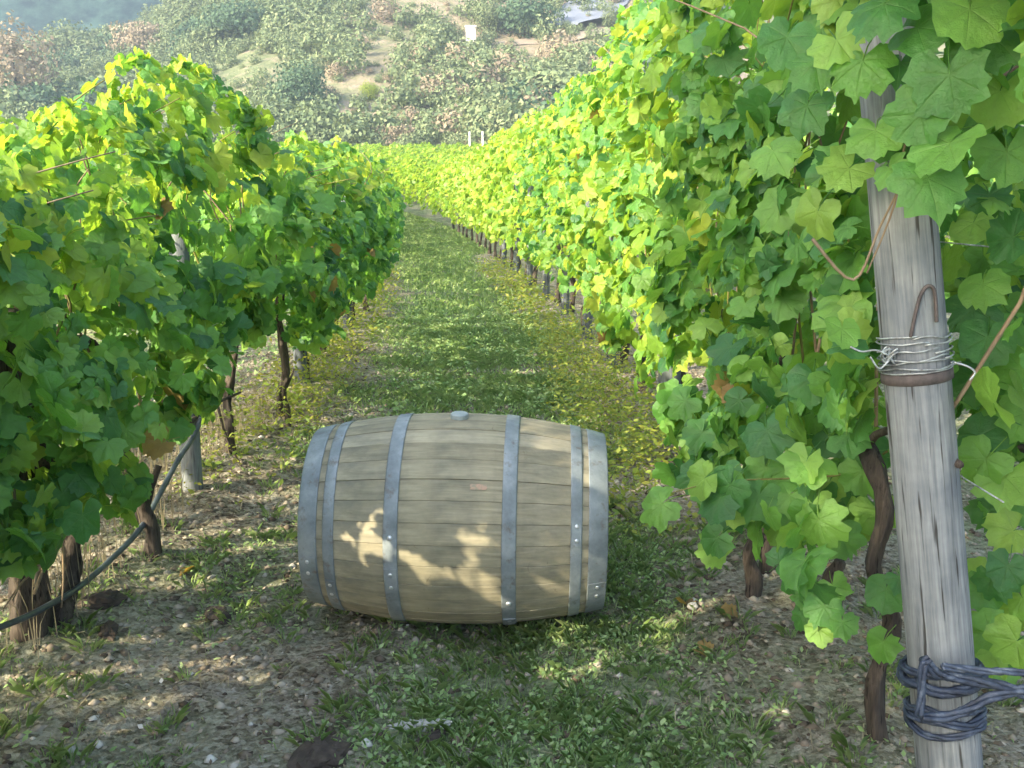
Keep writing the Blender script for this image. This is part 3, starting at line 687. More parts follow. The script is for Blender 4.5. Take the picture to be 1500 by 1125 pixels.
Vv = np.concatenate(Vs); tag(link('distant_vineyard_foliage', np_mesh('distant_vineyard', Vv, quads(Vv), False), VINE_FAR), kind='stuff')

# ------------------------------------------------------------------ big leaning post with its ties
PB = at_Y(1412, 1190, 1.87); PB.z = ground_z(PB.x, PB.y) - .1
PT = at_Y(1300, 30, 1.97)
def on_post(t): return PB.lerp(PT, t)
def t_of(py):                                    # parameter along the post seen at image row py
    best = min(range(2001), key=lambda i: abs((lambda q: 562.5 - F * ((q.z - CAM_H) * math.cos(PITCH) + q.y * math.sin(PITCH)) / (q.y * math.cos(PITCH) - (q.z - CAM_H) * math.sin(PITCH)))(on_post(i / 2000)) - py))
    return best / 2000
axis_v = (PT - PB).normalized(); PR = .0645
post = empty('wooden_post', PB); tag(post, 'thick weathered grey wooden post, leaning, with wire and dark cord tied round it', 'post')
L = (PT - PB).length; V_, F_ = [], []; nseg, nr = 36, 40
for i in range(nseg + 1):
    t = i / nseg
    for k_ in range(nr):
        th = 2 * math.pi * k_ / nr
        rr = PR * (1.03 - .10 * t) * (1 + .035 * noise.noise(Vector((math.cos(th) * 1.1, math.sin(th) * 1.1, t * 1.5))) + .022 * noise.noise(Vector((math.cos(th) * 7, math.sin(th) * 7, t * 1.2))))
        for (c0, wd, lo_, hi_, dp) in ((4.25, .07, .16, .36, .014), (5.0, .05, .45, .62, .008), (4.6, .045, .22, .31, .007)):
            g_ = math.exp(-((th - c0) / wd) ** 2) * smoothstep(lo_, lo_ + .06, t) * (1 - smoothstep(hi_ - .06, hi_, t)); rr -= dp * float(g_)
        V_.append((rr * math.cos(th), rr * math.sin(th), t * L))
for i in range(nseg):
    for k_ in range(nr): F_.append((i * nr + k_, i * nr + (k_ + 1) % nr, (i + 1) * nr + (k_ + 1) % nr, (i + 1) * nr + k_))
V_.append((.01, 0, L + .012)); F_ += [(nseg * nr + k_, nseg * nr + (k_ + 1) % nr, len(V_) - 1) for k_ in range(nr)]
sh = link('shaft', py_mesh('post_shaft', V_, F_, True), POST, post)
sh.rotation_mode = 'QUATERNION'; sh.rotation_quaternion = axis_v.to_track_quat('Z', 'Y')
q_post = axis_v.to_track_quat('Z', 'Y')
def ring_pts(t, rad, turns=1.0, rise=0.0, wob=0.0, th0=0.0, seed=0, tilt=0.0):
    out = []
    m = int(26 * turns) + 2
    for i in range(m):
        u = i / (m - 1); th = th0 + u * turns * 2 * math.pi
        v = Vector((rad * math.cos(th), rad * math.sin(th), rise * u + tilt * math.cos(th) + wob * noise.noise(Vector((th * 1.5, seed, 0)))))
        out.append(on_post(t) + q_post @ v)
    return out
# groove with the rusty band, a child of the post
tb = t_of(549)
bv = []
for i in range(41):
    th = 2 * math.pi * i / 40
    for (rr, zz) in ((PR * .965, -.012), (PR + .0035, -.009), (PR + .0035, .009), (PR * .965, .012)):
        bv.append(q_post @ Vector((rr * math.cos(th), rr * math.sin(th), zz)) + on_post(tb) - PB)
bf = [(i * 4 + a, (i + 1) * 4 + a, (i + 1) * 4 + a + 1, i * 4 + a + 1) for i in range(40) for a in range(3)]
link('metal_band', py_mesh('metal_band', bv, bf, True), RUST, post)
# hooked dark wire loop above the coils
hk = empty('wire_hook', on_post(t_of(490))); tag(hk, 'dark bent wire hook lying against the big post above the wire coils', 'hook')
o_ = on_post(t_of(490))
fr = lambda px, py: at_Y(px, py, 1.87 - PR * .0) 
def surf(px, py, lift=.004):                     # point on the visible face of the post under a picture point
    d = ray(px, py).normalized(); o = Vector((0, 0, CAM_H)); best = None
    for i in range(600):
        p = o + d * (1.6 + i * .0012); t = (p - PB).dot(axis_v); c = PB + axis_v * t
        if (p - c).length < PR + lift: return p
        if best is None or (p - c).length < best[0]: best = ((p - c).length, p)
    return best[1]
hp = smooth_path([surf(*a) for a in ((1334, 494), (1341, 460), (1349, 432), (1359, 419), (1368, 424), (1371, 446), (1372, 472))], 5)
link('loop', py_mesh('hook_loop', *tube([p - o_ for p in hp], .0036, 6), True), RUST, hk)
# wire coils
co = empty('wire_coil', on_post(t_of(520))); tag(co, 'pale galvanised wire wound several times round the big post, twisted ends on its left', 'wire')
base = on_post(t_of(520))
for j, (py, tilt, ro) in enumerate(((494, .004, .004), (499, -.003, .005), (513, .003, .0045), (522, -.002, .006), (531, .006, .0045), (537, .001, .006), (540, -.004, .004))):
    pts = ring_pts(t_of(py), PR + ro, 1.02, .005, .007, .3 * j, j * 3.1, tilt)
    link('wire_turn', py_mesh('wire_turn', *tube([p - base for p in pts], .0017, 6), True), WIRE, co)
kn = []
for j in range(7):
    c0 = surf(1300 + random.uniform(-8, 8), 522 + random.uniform(-9, 12), .012) - base; ptsk = []
    for i in range(14):
        a = i / 13 * 5 + j; ptsk.append(c0 + Vector((.010 * math.cos(a) + .003 * i * .2, .008 * math.sin(a) - .004, .011 * math.sin(a * 1.3 + j))))
    kn.append(tube(smooth_path(ptsk, 2), .002, 5))
link('twisted_knot', py_mesh('twisted_knot', *join(kn), True), WIRE, co)
for pts in (((1300, 520), (1283, 513), (1262, 515), (1246, 508)), ((1302, 528), (1288, 540), (1275, 523)), ((1398, 531), (1418, 537), (1428, 546), (1420, 557))):
    q = [at_Y(a, b, 1.83) - base for a, b in pts]
    link('wire_end', py_mesh('wire_end', *tube(smooth_path(q, 5), .002, 5), True), WIRE, co)
def rope(q, rad, seed=0, tw=2.2):
    P_ = smooth_path(q, 3) if len(q) < 40 else q; out = []; d_ = 0.0; A_ = []
    for i, p in enumerate(P_):
        if i: d_ += (P_[i] - P_[i - 1]).length
        A_.append(d_)
    for s_ in range(3):
        V3 = []
        for i, p in enumerate(P_):
            t = (P_[min(i + 1, len(P_) - 1)] - P_[max(0, i - 1)]).normalized(); a = t.cross(Vector((0, 0, 1)) if abs(t.z) < .8 else Vector((1, 0, 0))).normalized(); b = t.cross(a)
            ph = A_[i] / (rad * tw * 2) + s_ * 2.094 + seed
            V3.append(p + (a * math.cos(ph) + b * math.sin(ph)) * rad * .52)
        out.append(tube(V3, rad * .56, 6, bump=.35, seed=seed + s_))
    return join(out)
# blue-grey cord bundle near the foot
cb = empty('tie_cord', on_post(t_of(1010))); tag(cb, 'dark blue-grey twisted cord wrapped round the foot of the big post', 'cord')
cbase = on_post(t_of(1010))
for j, (py, rad, tilt) in enumerate(((975, .010, .010), (984, .013, -.006), (1040, .010, .006), (1050, .009, -.008), (1030, .008, .015))):
    pts = ring_pts(t_of(py), PR + rad * .9, 1.02, .0, .01, 1.0 * j, j * 7.7, tilt)
    link('cord_turn', py_mesh('cord_turn', *rope(smooth_path([p - cbase for p in pts], 4), rad * .85, j), True), CORD, cb)
for j, (pp, rad) in enumerate(((((1352, 966), (1372, 985), (1395, 992), (1430, 998), (1470, 1006), (1515, 1022)), .0125), (((1350, 1052), (1385, 1050), (1420, 1038), (1455, 1020), (1515, 1008)), .012), (((1380, 976), (1430, 982), (1475, 984), (1515, 985)), .009), (((1346, 1046), (1350, 1010), (1352, 975), (1362, 964)), .010))):
    q = [at_Y(a, b, 1.775 - (.005 * j)) - cbase for a, b in pp]; q = smooth_path(q, 5)
    link('cord_strand', py_mesh('cord_strand', *rope(smooth_path(q, 3), rad * .85, j + 9), True), CORD, cb)

# smaller posts ------------------------------------------------------
def row_post(X, Y, h, rad, label, group, tilt=(0, 0), mat=STAKE):
    x = X + float(bend(Y)); o = empty('vineyard_post', (x, Y, ground_z(x, Y))); tag(o, label, 'post', group)
    P = [Vector((tilt[0] * t, tilt[1] * t, -.15 + (h + .15) * t)) for t in np.linspace(0, 1, 7)]
    V_, F_ = tube(P, [rad * (1.03 - .08 * t) for t in np.linspace(0, 1, 7)], 14, bump=.12, seed=X + Y)
    link('shaft', py_mesh('post_shaft', V_, F_, True), mat, o)
    for zz in (.8, 1.3):
        if zz < h:
            pts = [Vector((tilt[0] * zz / h + (rad + .003) * math.cos(a), tilt[1] * zz / h + (rad + .003) * math.sin(a), zz + .006 * math.sin(a * 2))) for a in np.linspace(0, 6.28, 18)]
            link('wire_loop', py_mesh('wire_loop', *tube(pts, .0022, 5), True), WIRE, o)
row_post(-1.46, 4.40, 1.2, .047, 'weathered grey post in the left row, dark hose ending at its side', 'grey posts of the left row', (.01, 0), POST)
for i, Y in enumerate((7.0, 9.9, 12.8, 15.7, 18.6)):
    row_post(-1.46, Y, 1.3, .047, f'grey post under the left row of vines, {ORD[i+1]} from the near end', 'grey posts of the left row', (.02, 0))
row_post(.93, 5.55, .80, .062, 'short thick grey post among leaves behind the barrel end', 'grey posts of the right row', (.01, .02), STAKE)
for i, Y in enumerate((7.6, 9.2, 10.9, 12.6, 14.4, 16.2, 18.2)):
    row_post(.86, Y, 1.7, .045, f'slim grey post at the foot of the sunlit row, {ORD[i]} beyond the short thick one', 'grey posts of the right row', (.01, 0))
# trellis wires along both rows
for (X, zs, y0, sdl) in ((-1.46, (.8, 1.3), 1.4, 'left'), (.93, (.8, 1.3), 1.9, 'right')):
    for zz, wl in zip(zs, ('lower', 'upper')):
        q = [(X + float(bend(y)) + .05, y, ground_z(X, y, False) + zz + .01 * math.sin(y)) for y in np.arange(y0, 26, .9)]
        tag(link('trellis_wire', py_mesh('trellis_wire', *tube(q, .0018, 5), True), WIRE), f'{wl} thin wire running through the {sdl} row of vines', 'wire')
# short dead stumps ----------------------------------------------------
def stump(px, py, h, rad, label):
    p = at_ground(px, py); o = empty('vine_stump', (p.x, p.y, p.z)); tag(o, label, 'stump')
    pts = smooth_path([(0, 0, -.06), (.012, .01, h * .3), (-.01, 0, h * .65), (.02, -.01, h)], 4)
    link('trunk', py_mesh('stump_trunk', *tube(pts, [rad * (1.3 - .5 * i / len(pts)) for i in range(len(pts))], 10, bump=.7, seed=px), True), BARK, o)
    pts = smooth_path([(0, 0, h * .7), (.03, .01, h * .95), (.05, .03, h * 1.15)], 3)
    link('spur', py_mesh('stump_spur', *tube(pts, rad * .45, 7, bump=.5, seed=px + 1), True), BARK, o)
stump(219, 812, .30, .026, 'short dark stump under the sagging hose')
stump(1098, 872, .22, .024, 'short dark vine stump on the bare soil behind the low leaves')
stump(420, 625, .30, .014, 'thin dark stem between the two grey posts')
stump(1215, 905, .20, .022, 'knobbly dark stub beside the slender leaning trunk')

# hose ------------------------------------------------------------------
hp = [(300, 600), (283, 640), (262, 672), (235, 722), (205, 775), (160, 822), (113, 862), (76, 884), (35, 905), (-30, 930)]
q = [at_X(a, b, -1.40 + .0 * a) for a, b in hp]
hs = empty('hose', q[0]); tag(hs, 'dark hose sagging from the grey post down across the left vine trunks', 'hose')
sp = smooth_path(q, 6)
link('pipe', py_mesh('hose_pipe', *tube([p - q[0] for p in sp], [.009 + .003 * (1 - i / len(sp)) for i in range(len(sp))], 10), True), HOSE, hs)
q2 = [at_X(a, b, -1.43) for a, b in ((240, 640), (262, 628), (288, 612), (318, 590), (352, 575))]
br = empty('dead_branch', q2[0]); tag(br, 'short crooked dark branch sticking out past the grey post', 'branch')
sp = smooth_path(q2, 4); link('limb', py_mesh('branch_limb', *tube([p - q2[0] for p in sp], [.017 - .012 * i / len(sp) for i in range(len(sp))], 8, bump=.6, seed=4), True), BARK, br)
sp = smooth_path([q2[3], q2[3] + Vector((.03, .02, -.18)), q2[3] + Vector((.10, .02, -.34)), q2[3] + Vector((.13, .0, -.44))], 4)
link('twig', py_mesh('branch_twig', *tube([p - q2[0] for p in sp], [.007 - .004 * i / len(sp) for i in range(len(sp))], 6), True), BARK, br)

# thick dark trunk at the picture's left edge and the dry canes round it
cn = empty('dry_canes', at_X(60, 870, -1.40)); b0 = Vector(cn.location)
tag(cn, 'bundle of thin pale dry canes hanging in front of the dark left trunk', 'canes')
for j, pp in enumerate((((20, 700), (24, 780), (28, 850), (18, 880)), ((53, 720), (50, 800), (45, 840)), ((88, 690), (86, 770), (70, 815), (50, 870)), ((78, 790), (62, 830), (35, 850), (5, 892)), ((64, 810), (55, 835), (50, 860)), ((152, 700), (147, 720), (140, 742)), ((92, 800), (93, 850), (90, 890)), ((165, 500), (163, 560), (168, 610), (165, 660)), ((204, 540), (205, 590), (212, 640)), ((236, 550), (240, 620)), ((120, 615), (135, 622), (148, 640)), ((10, 690), (6, 760), (8, 830)))):
    q = smooth_path([at_X(a, b, -1.36 - .012 * (j % 4)) - b0 for a, b in pp], 4)
    rr = .0042 + .002 * (j % 3)
    if j == 7: rr = .010
    link('cane', py_mesh('dry_cane', *tube(q, [rr * (1 - .5 * i / len(q)) for i in range(len(q))], 6), True), CANE, cn)
dk = at_X(40, 880, -1.50); dt = empty('old_vine_trunk', (dk.x, dk.y, ground_z(dk.x, dk.y))); tag(dt, 'thick old vine trunk with rough dark bark behind the dry canes', 'trunk')
pts = smooth_path([(0, 0, -.1), (.01, .02, .2), (-.02, 0, .45), (.02, .02, .75), (0, 0, 1.0)], 5)
link('bark', py_mesh('old_trunk', *tube(pts, [.062 - .012 * i / len(pts) for i in range(len(pts))], 16, bump=.7, seed=3), True), BARK, dt)
pts = smooth_path([(0, -.02, .5), (-.10, -.05, .65), (-.25, -.05, .8)], 4)
link('limb', py_mesh('old_limb', *tube(pts, .03, 10, bump=.6, seed=5), True), BARK, dt)
pts = smooth_path([at_X(a, b, -1.44) for a, b in ((82, 960), (90, 900), (104, 850), (105, 800), (112, 760))], 4)
s2 = empty('young_vine', pts[0]); tag(s2, 'crooked vine stem where the hose crosses, beside the old trunk', 'vine')
link('stem', py_mesh('stem_mesh', *tube([p - pts[0] for p in pts], [.034 - .012 * i / len(pts) for i in range(len(pts))], 10, bump=.6, seed=8), True), BARK, s2)

# ------------------------------------------------------------------ barrel
BL, RB, RH = .965, .352, .288
bcY = 3.21
bc = at_Y(674, 760, bcY); bz = ground_z(bc.x, bcY, True)
barrel = empty('wine_barrel', (bc.x, bcY, RB - .015 + .0))
barrel.rotation_euler = (0, R(.6), R(-2.0)); tag(barrel, 'oak wine barrel lying on its side across the grass path, grey steel hoops', 'barrel')
def prof(x): u = 2 * x / BL; return RH + (RB - RH) * (1 - abs(u) ** 2.1)
NS = 32; wd = 2 * math.pi / NS
def stave_mesh(extra):
    V_, F_ = [], []; nxs = 16; th_in = .024
    for i in range(nxs + 1):
        x = -BL / 2 + BL * i / nxs; ro = prof(x) + extra
        gapw = .0005 / ro
        ed = wd / 2 - gapw
        ring = [(-ed, ro - .0013), (-ed * .96, ro - .0003), (-ed * .33, ro), (ed * .33, ro), (ed * .96, ro - .0003), (ed, ro - .0013), (ed, ro - th_in), (-ed, ro - th_in)]
        for a, q in ring: V_.append((x, q * math.sin(a), q * math.cos(a)))
    m = 8
    for i in range(nxs):
        for k_ in range(m): F_.append((i * m + k_, i * m + (k_ + 1) % m, (i + 1) * m + (k_ + 1) % m, (i + 1) * m + k_))
    F_.append(tuple(range(m))[::-1]); F_.append(tuple(nxs * m + k_ for k_ in range(m)))
    me = py_mesh('stave', V_, F_, False); me.materials.append(OAK); return me
SM = [stave_mesh(e) for e in (0, .0008, -.0008)]
for i in range(NS):
    o = bpy.data.objects.new('stave', SM[i % 3 if i % 7 else 0]); C.objects.link(o); o.parent = barrel; o.rotation_euler = (wd * i + .03, 0, 0)
def hoop(x0, x1):
    V_, F_ = [], []; nr_ = 96; xs_ = [x0, x0 + .004, (x0 + x1) / 2, x1 - .004, x1]
    for k_ in range(nr_):
        th = 2 * math.pi * k_ / nr_
        wob = .0007 * math.sin(th * 3 + x0 * 40)
        lst = [(x, prof(x) + .0042 + wob - (.0008 if x in (x0, x1) else 0)) for x in xs_] + [(x1, prof(x1) + .0003), (x0, prof(x0) + .0003)]
        for x, q in lst: V_.append((x, q * math.sin(th), q * math.cos(th)))
    m = 7
    for k_ in range(nr_):
        for j in range(m): a, b = k_ * m, ((k_ + 1) % nr_) * m; F_.append((a + j, a + (j + 1) % m, b + (j + 1) % m, b + j))
    return py_mesh('hoop', V_, F_, True)
def rivet(h, x, th):
    q = prof(x) + .0046; V_, F_ = [], []
    c = Vector((x, q * math.sin(th), q * math.cos(th))); nrm = Vector((0, math.sin(th), math.cos(th))); a = Vector((1, 0, 0)); b = nrm.cross(a)
    for rr, hh in ((.0085, -.001), (.0075, .0028), (.004, .0045)):
        for k_ in range(10): V_.append(c + (a * math.cos(k_ * .628) + b * math.sin(k_ * .628)) * rr + nrm * hh)
    for i in range(2):
        for k_ in range(10): F_.append((i * 10 + k_, i * 10 + (k_ + 1) % 10, i * 10 + 10 + (k_ + 1) % 10, i * 10 + 10 + k_))
    F_.append(tuple(range(20, 30))); link('rivet', py_mesh('rivet', V_, F_, True), RIVET, h)
hoops = [(-.483, -.422), (-.402, -.366), (-.208, -.163), (.155, .200), (.366, .402), (.422, .483)]
for i, (a, b) in enumerate(hoops):
    h = link('hoop', hoop(a, b), HOOP, barrel)
    th = [4.45, 4.2, 4.42, 3.75, 4.9, 4.2][i]     # 3pi/2 faces the camera
    # overlapping end of the strip: a short second layer
    V_, F_ = [], []
    for k_ in range(7):
        tt = th - .13 + .26 * k_ / 6
        for x, e in ((a + .002, .0044), (a + .003, .0075), (b - .003, .0075), (b - .002, .0044)):
            q = prof(x) + e; V_.append((x, q * math.sin(tt), q * math.cos(tt)))
    F_ = [(k_ * 4 + j, k_ * 4 + j + 1, k_ * 4 + 5 + j, k_ * 4 + 4 + j) for k_ in range(6) for j in range(3)] + [(0, 3, 2, 1), (24, 25, 26, 27)]
    link('hoop_lap', py_mesh('hoop_lap', V_, F_, False), HOOP, h)
    for s in (-.07, .07): rivet(h, (a + b) / 2, th + s)
    if i in (2, 3): rivet(h, (a + b) / 2, th + .42)
for s in (-1, 1):                                  # heads, of seven boards each
    for j in range(7):
        y0, y1 = -.262 + .075 * j, -.262 + .075 * j + .073; rr = .263; pts = []
        ysn = np.linspace(y0, min(y1, rr - .001), 5)
        up = [(y, math.sqrt(max(rr * rr - y * y, 1e-5))) for y in ysn]; poly = up + [(y, -z) for y, z in up[::-1]]
        x_a, x_b = s * .425, s * .407; m = len(poly)
        V_ = [(x_a, y, z) for y, z in poly] + [(x_b, y, z) for y, z in poly]
        F_ = [tuple(range(m)), tuple(range(m, 2 * m))[::-1]] + [(k_, (k_ + 1) % m, m + (k_ + 1) % m, m + k_) for k_ in range(m)]
        link('head_board', py_mesh('head_board', V_, F_), OAK, barrel)
# bung on the upper silhouette, a little towards the camera
bu = empty('bung_tmp'); bpy.data.objects.remove(bu)
V_, F_ = [], []
for zz, rr in ((.345, .030), (.364, .030), (.367, .027)):
    for k_ in range(16): a = k_ * math.pi / 8; V_.append((.0 + rr * math.cos(a), rr * math.sin(a), zz))
F_ = [(i * 16 + k_, i * 16 + (k_ + 1) % 16, i * 16 + 16 + (k_ + 1) % 16, i * 16 + 16 + k_) for i in range(2) for k_ in range(16)] + [tuple(range(32, 48))]
b_ = link('bung', py_mesh('bung', V_, F_), BUNG, barrel); b_.rotation_euler = (R(4), 0, 0)
# faded pink mark on the front
V_ = []; th0 = 5.28
for i in range(5):
    for j in range(4):
        x = .055 + .05 * i / 4 + .004 * (j % 2); th = th0 + .05 * j / 3 - .003 * (i % 2); q = prof(x) + .0016; V_.append((x, q * math.sin(th), q * math.cos(th)))
link('faded_mark', py_mesh('faded_mark', V_, [(i * 4 + j, i * 4 + j + 1, i * 4 + j + 5, i * 4 + j + 4) for i in range(4) for j in range(3)]), MARK, barrel)

# ------------------------------------------------------------------ grass, weeds, pebbles, litter
def scatter(n, x0, x1, y0, y1, r):
    return r.uniform(x0, x1, n), r.uniform(y0, y1, n)
r = np.random.default_rng(5)
def blades(n, x0, x1, y0, y1, hl, wd, bias, r):
    X, Y = scatter(n, x0, x1, y0, y1, r); X = X + bend(Y)
    g = np.array([green_at(a, b) for a, b in zip(X, Y)]); keep = r.random(n) < np.clip((g - .15) * bias, .02, 1)
    cl = np.array([noise.noise(Vector((a * 6, b * 6, 3.3))) for a, b in zip(X, Y)]); keep &= cl > -.25 + .3 * r.random(n) - .2
    X, Y, g = X[keep], Y[keep], g[keep]; n = len(X)
    Z = np.array([ground_z(a, b) for a, b in zip(X, Y)])
    L_ = hl * (.4 + r.random(n)) * (.6 + .6 * g); th = r.uniform(0, 6.283, n); ln = r.uniform(.2, 1.3, n)
    d = np.stack([np.cos(th), np.sin(th), 0 * th], 1); s = np.stack([-np.sin(th), np.cos(th), 0 * th], 1)
    P = np.stack([X, Y, Z - .004], 1); w_ = wd * (.6 + .8 * r.random(n))[:, None]
    m1 = P + d * (L_ * .35 * ln)[:, None] + np.array([0, 0, 1]) * (L_ * .6)[:, None]
    m2 = P + d * (L_ * .95 * ln)[:, None] + np.array([0, 0, 1]) * (L_ * .78)[:, None]
    return np.stack([P - s * w_, P + s * w_, m1 + s * w_ * .7, m2, m1 - s * w_ * .7], 1).reshape(-1, 3)
def tufts(nt, per, x0, x1, y0, y1, hl, wd, r, bias=1.2):
    X, Y = scatter(nt, x0, x1, y0, y1, r); X = X + bend(Y)
    g = np.array([green_at(a, b) for a, b in zip(X, Y)]); k_ = r.random(nt) < np.clip((g - .12) * bias, .05, 1); X, Y = X[k_], Y[k_]; nt = len(X)
    sz = r.uniform(.4, 1.2, nt); X, Y, sz = (np.repeat(a, per) for a in (X, Y, sz)); n = len(X)
    ra = r.random(n) ** .7 * .035 * sz; ta = r.uniform(0, 6.283, n); X = X + ra * np.cos(ta); Y = Y + ra * np.sin(ta)
    Z = np.array([ground_z(a, b) for a, b in zip(X, Y)]); L_ = hl * sz * r.uniform(.5, 1.2, n); th = ta + r.normal(size=n) * .6; ln = r.uniform(.2, 1.0, n) + ra * 12
    d = np.stack([np.cos(th), np.sin(th), 0 * th], 1); s_ = np.stack([-np.sin(th), np.cos(th), 0 * th], 1); P = np.stack([X, Y, Z - .004], 1); w_ = wd * (.6 + .8 * r.random(n))[:, None]; up = np.array([0, 0, 1.0])
    m1 = P + d * (L_ * .3 * ln)[:, None] + up * (L_ * .6)[:, None]; m2 = P + d * (L_ * .9 * ln)[:, None] + up * (L_ * .85)[:, None]
    return np.stack([P - s_ * w_, P + s_ * w_, m1 + s_ * w_ * .7, m2, m1 - s_ * w_ * .7], 1).reshape(-1, 3)
def pents(V): return np.arange(len(V)).reshape(-1, 5)
Vv = np.concatenate([tufts(5200, 15, -1.7, 1.5, 1.7, 5.2, .046, .0011, r, .95), tufts(1600, 12, -1.2, 1.1, 5.2, 12, .06, .0022, r), blades(24000, -1.7, 1.6, 1.7, 5.0, .034, .0015, 1.3, r), blades(45000, -1.2, 1.0, 5.0, 11, .055, .003, 1.5, r), blades(46000, -1.2, 1.0, 11, 46, .07, .007, 1.6, r)])
tag(link('grass', np_mesh('grass', Vv, pents(Vv), False), WEED), kind='stuff')
# small broad weed leaves lying close to the ground
def rosettes(n, x0, x1, y0, y1, size, hgt, r, bias=1.6, base=.03, fn=None):
    X, Y = scatter(n, x0, x1, y0, y1, r); X = X + bend(Y)
    g = np.array([(fn or green_at)(a, b) for a, b in zip(X, Y)]); cl = np.array([noise.noise(Vector((a * 3.5, b * 3.5, 9.1))) for a, b in zip(X, Y)])
    k_ = (r.random(n) < np.clip((g - .2) * bias, base, 1)) & (cl > -.12)
    X, Y = X[k_], Y[k_]; n = len(X); Z = np.array([ground_z(a, b) for a, b in zip(X, Y)])
    P = np.stack([X, Y, Z + hgt * r.random(n) ** 1.5 + .004], 1)
    out = np.stack([r.normal(size=n) * .5, r.normal(size=n) * .5 - .2, np.ones(n)], 1)
    M = frames(out, .2, .0, .3, r); S = size * r.uniform(.5, 1.3, n)[:, None]; t, b = M[:, :, 0], M[:, :, 1]
    return np.stack([P - t * S, P - b * S * .5, P - b * S * .35 + t * S * .5, P + t * S, P + b * S * .5], 1).reshape(-1, 3)
Vv = np.concatenate([rosettes(42000, -1.7, 1.6, 1.7, 5, .010, .022, r), rosettes(26000, -1.2, 1.0, 5, 12, .018, .05, r)])
tag(link('ground_weeds', np_mesh('ground_weeds', Vv, pents(Vv), False), WEED), kind='stuff')
# taller yellowing weeds at the foot of the right row
def yfn(X, Y):
    u = X - float(bend(Y)); return 1.0 * math.exp(-((u - .60) / .30) ** 2) * float(smoothstep(3.4, 4.2, Y)) + .75 * math.exp(-((u + 1.35) / .33) ** 2) * float(smoothstep(3.6, 5, Y))
Vv = np.concatenate([rosettes(64000, -1.9, 1.0, 3.5, 9, .017, .30, r, 1.5, 0, yfn), rosettes(24000, -1.9, 1.0, 9, 18, .03, .25, r, 1.3, 0, yfn)])
tag(link('tall_yellowing_weeds', np_mesh('yellow_weeds', Vv, pents(Vv), False), WEED_Y), kind='stuff')
def wfn(X, Y):
    u = X - float(bend(Y)); return .75 * float(smoothstep(-1.55, -2.0, u)) * (.6 + .8 * max(0, fbm(X, Y, 1.3, 77, 2)))
Vv = rosettes(52000, -6.0, -1.5, 3.0, 16, .026, .22, r, 1.3, 0, wfn)
tag(link('weeds_between_rows', np_mesh('row_weeds', Vv, pents(Vv), False), WEED), kind='stuff')
def dfn(X, Y): return 1.0 if -1.95 < X < -1.35 else .35
n = 1500; X = r.uniform(-2.3, -1.4, n); Y = r.uniform(2.6, 6.5, n); cl = np.array([noise.noise(Vector((a * 2.2, b * 2.2, 1.1))) for a, b in zip(X, Y)]); X, Y = X[cl > -.02], Y[cl > -.02]; n = len(X)
Z = np.array([ground_z(a, b) for a, b in zip(X, Y)]); P = np.stack([X, Y, Z], 1); hh = r.uniform(.08, .34, n)[:, None]; lean_ = np.stack([r.normal(size=n), r.normal(size=n), 0 * X], 1) * .25
w_ = np.array([1, .3, 0]) * .0016; up_ = np.array([0, 0, 1.0])
Vv = np.stack([P - w_, P + w_, P + (up_ + lean_ * .4) * hh * .55 + w_ * .8, P + (up_ + lean_) * hh, P + (up_ + lean_ * .4) * hh * .55 - w_ * .8], 1).reshape(-1, 3)
tag(link('dry_grass', np_mesh('dry_grass', Vv, pents(Vv), False), STRAW), kind='stuff')
# pebbles and crumbs
ic = np.array([(0, 0, 1), (.9, 0, .1), (.25, .85, -.05), (-.75, .5, .1), (-.7, -.55, 0), (.3, -.9, .05), (0, 0, -.9)])
it = np.array([(0, 1, 2), (0, 2, 3), (0, 3, 4), (0, 4, 5), (0, 5, 1), (6, 2, 1), (6, 3, 2), (6, 4, 3), (6, 5, 4), (6, 1, 5)])
def pebbles(n, s0, s1, r, y1=9):
    X, Y = scatter(n, -2.6, 2.4, 1.7, y1, r); Z = np.array([ground_z(a, b) for a, b in zip(X, Y)])
    S = s0 + (s1 - s0) * r.random(n) ** 4; th = r.uniform(0, 6.28, n); c_, s_ = np.cos(th), np.sin(th)
    q = ic[None] * np.stack([S, S * r.uniform(.5, 1, n), S * r.uniform(.3, .7, n)], 1)[:, None, :]
    x = q[..., 0] * c_[:, None] - q[..., 1] * s_[:, None]; y = q[..., 0] * s_[:, None] + q[..., 1] * c_[:, None]
    V_ = np.stack([x + X[:, None], y + Y[:, None], q[..., 2] + Z[:, None]], 2).reshape(-1, 3)
    return V_, (it[None] + (np.arange(n) * 7)[:, None, None]).reshape(-1, 3)
def crumb_mat():
    m, n, out = new_mat('soil_crumbs'); g = n.nodes.new('ShaderNodeNewGeometry')
    pbr(n, out, ramp(n, g.outputs['Random Per Island'], [(0, (.06, .045, .032)), (.5, (.22, .18, .135)), (.96, (.38, .335, .27)), (1, (.52, .50, .46))]), .95, spec=.15); return m
CR = crumb_mat()
V_, T_ = pebbles(34000, .003, .028, r); tag(link('gravel', np_mesh('gravel', V_, T_, False), CR), kind='stuff')
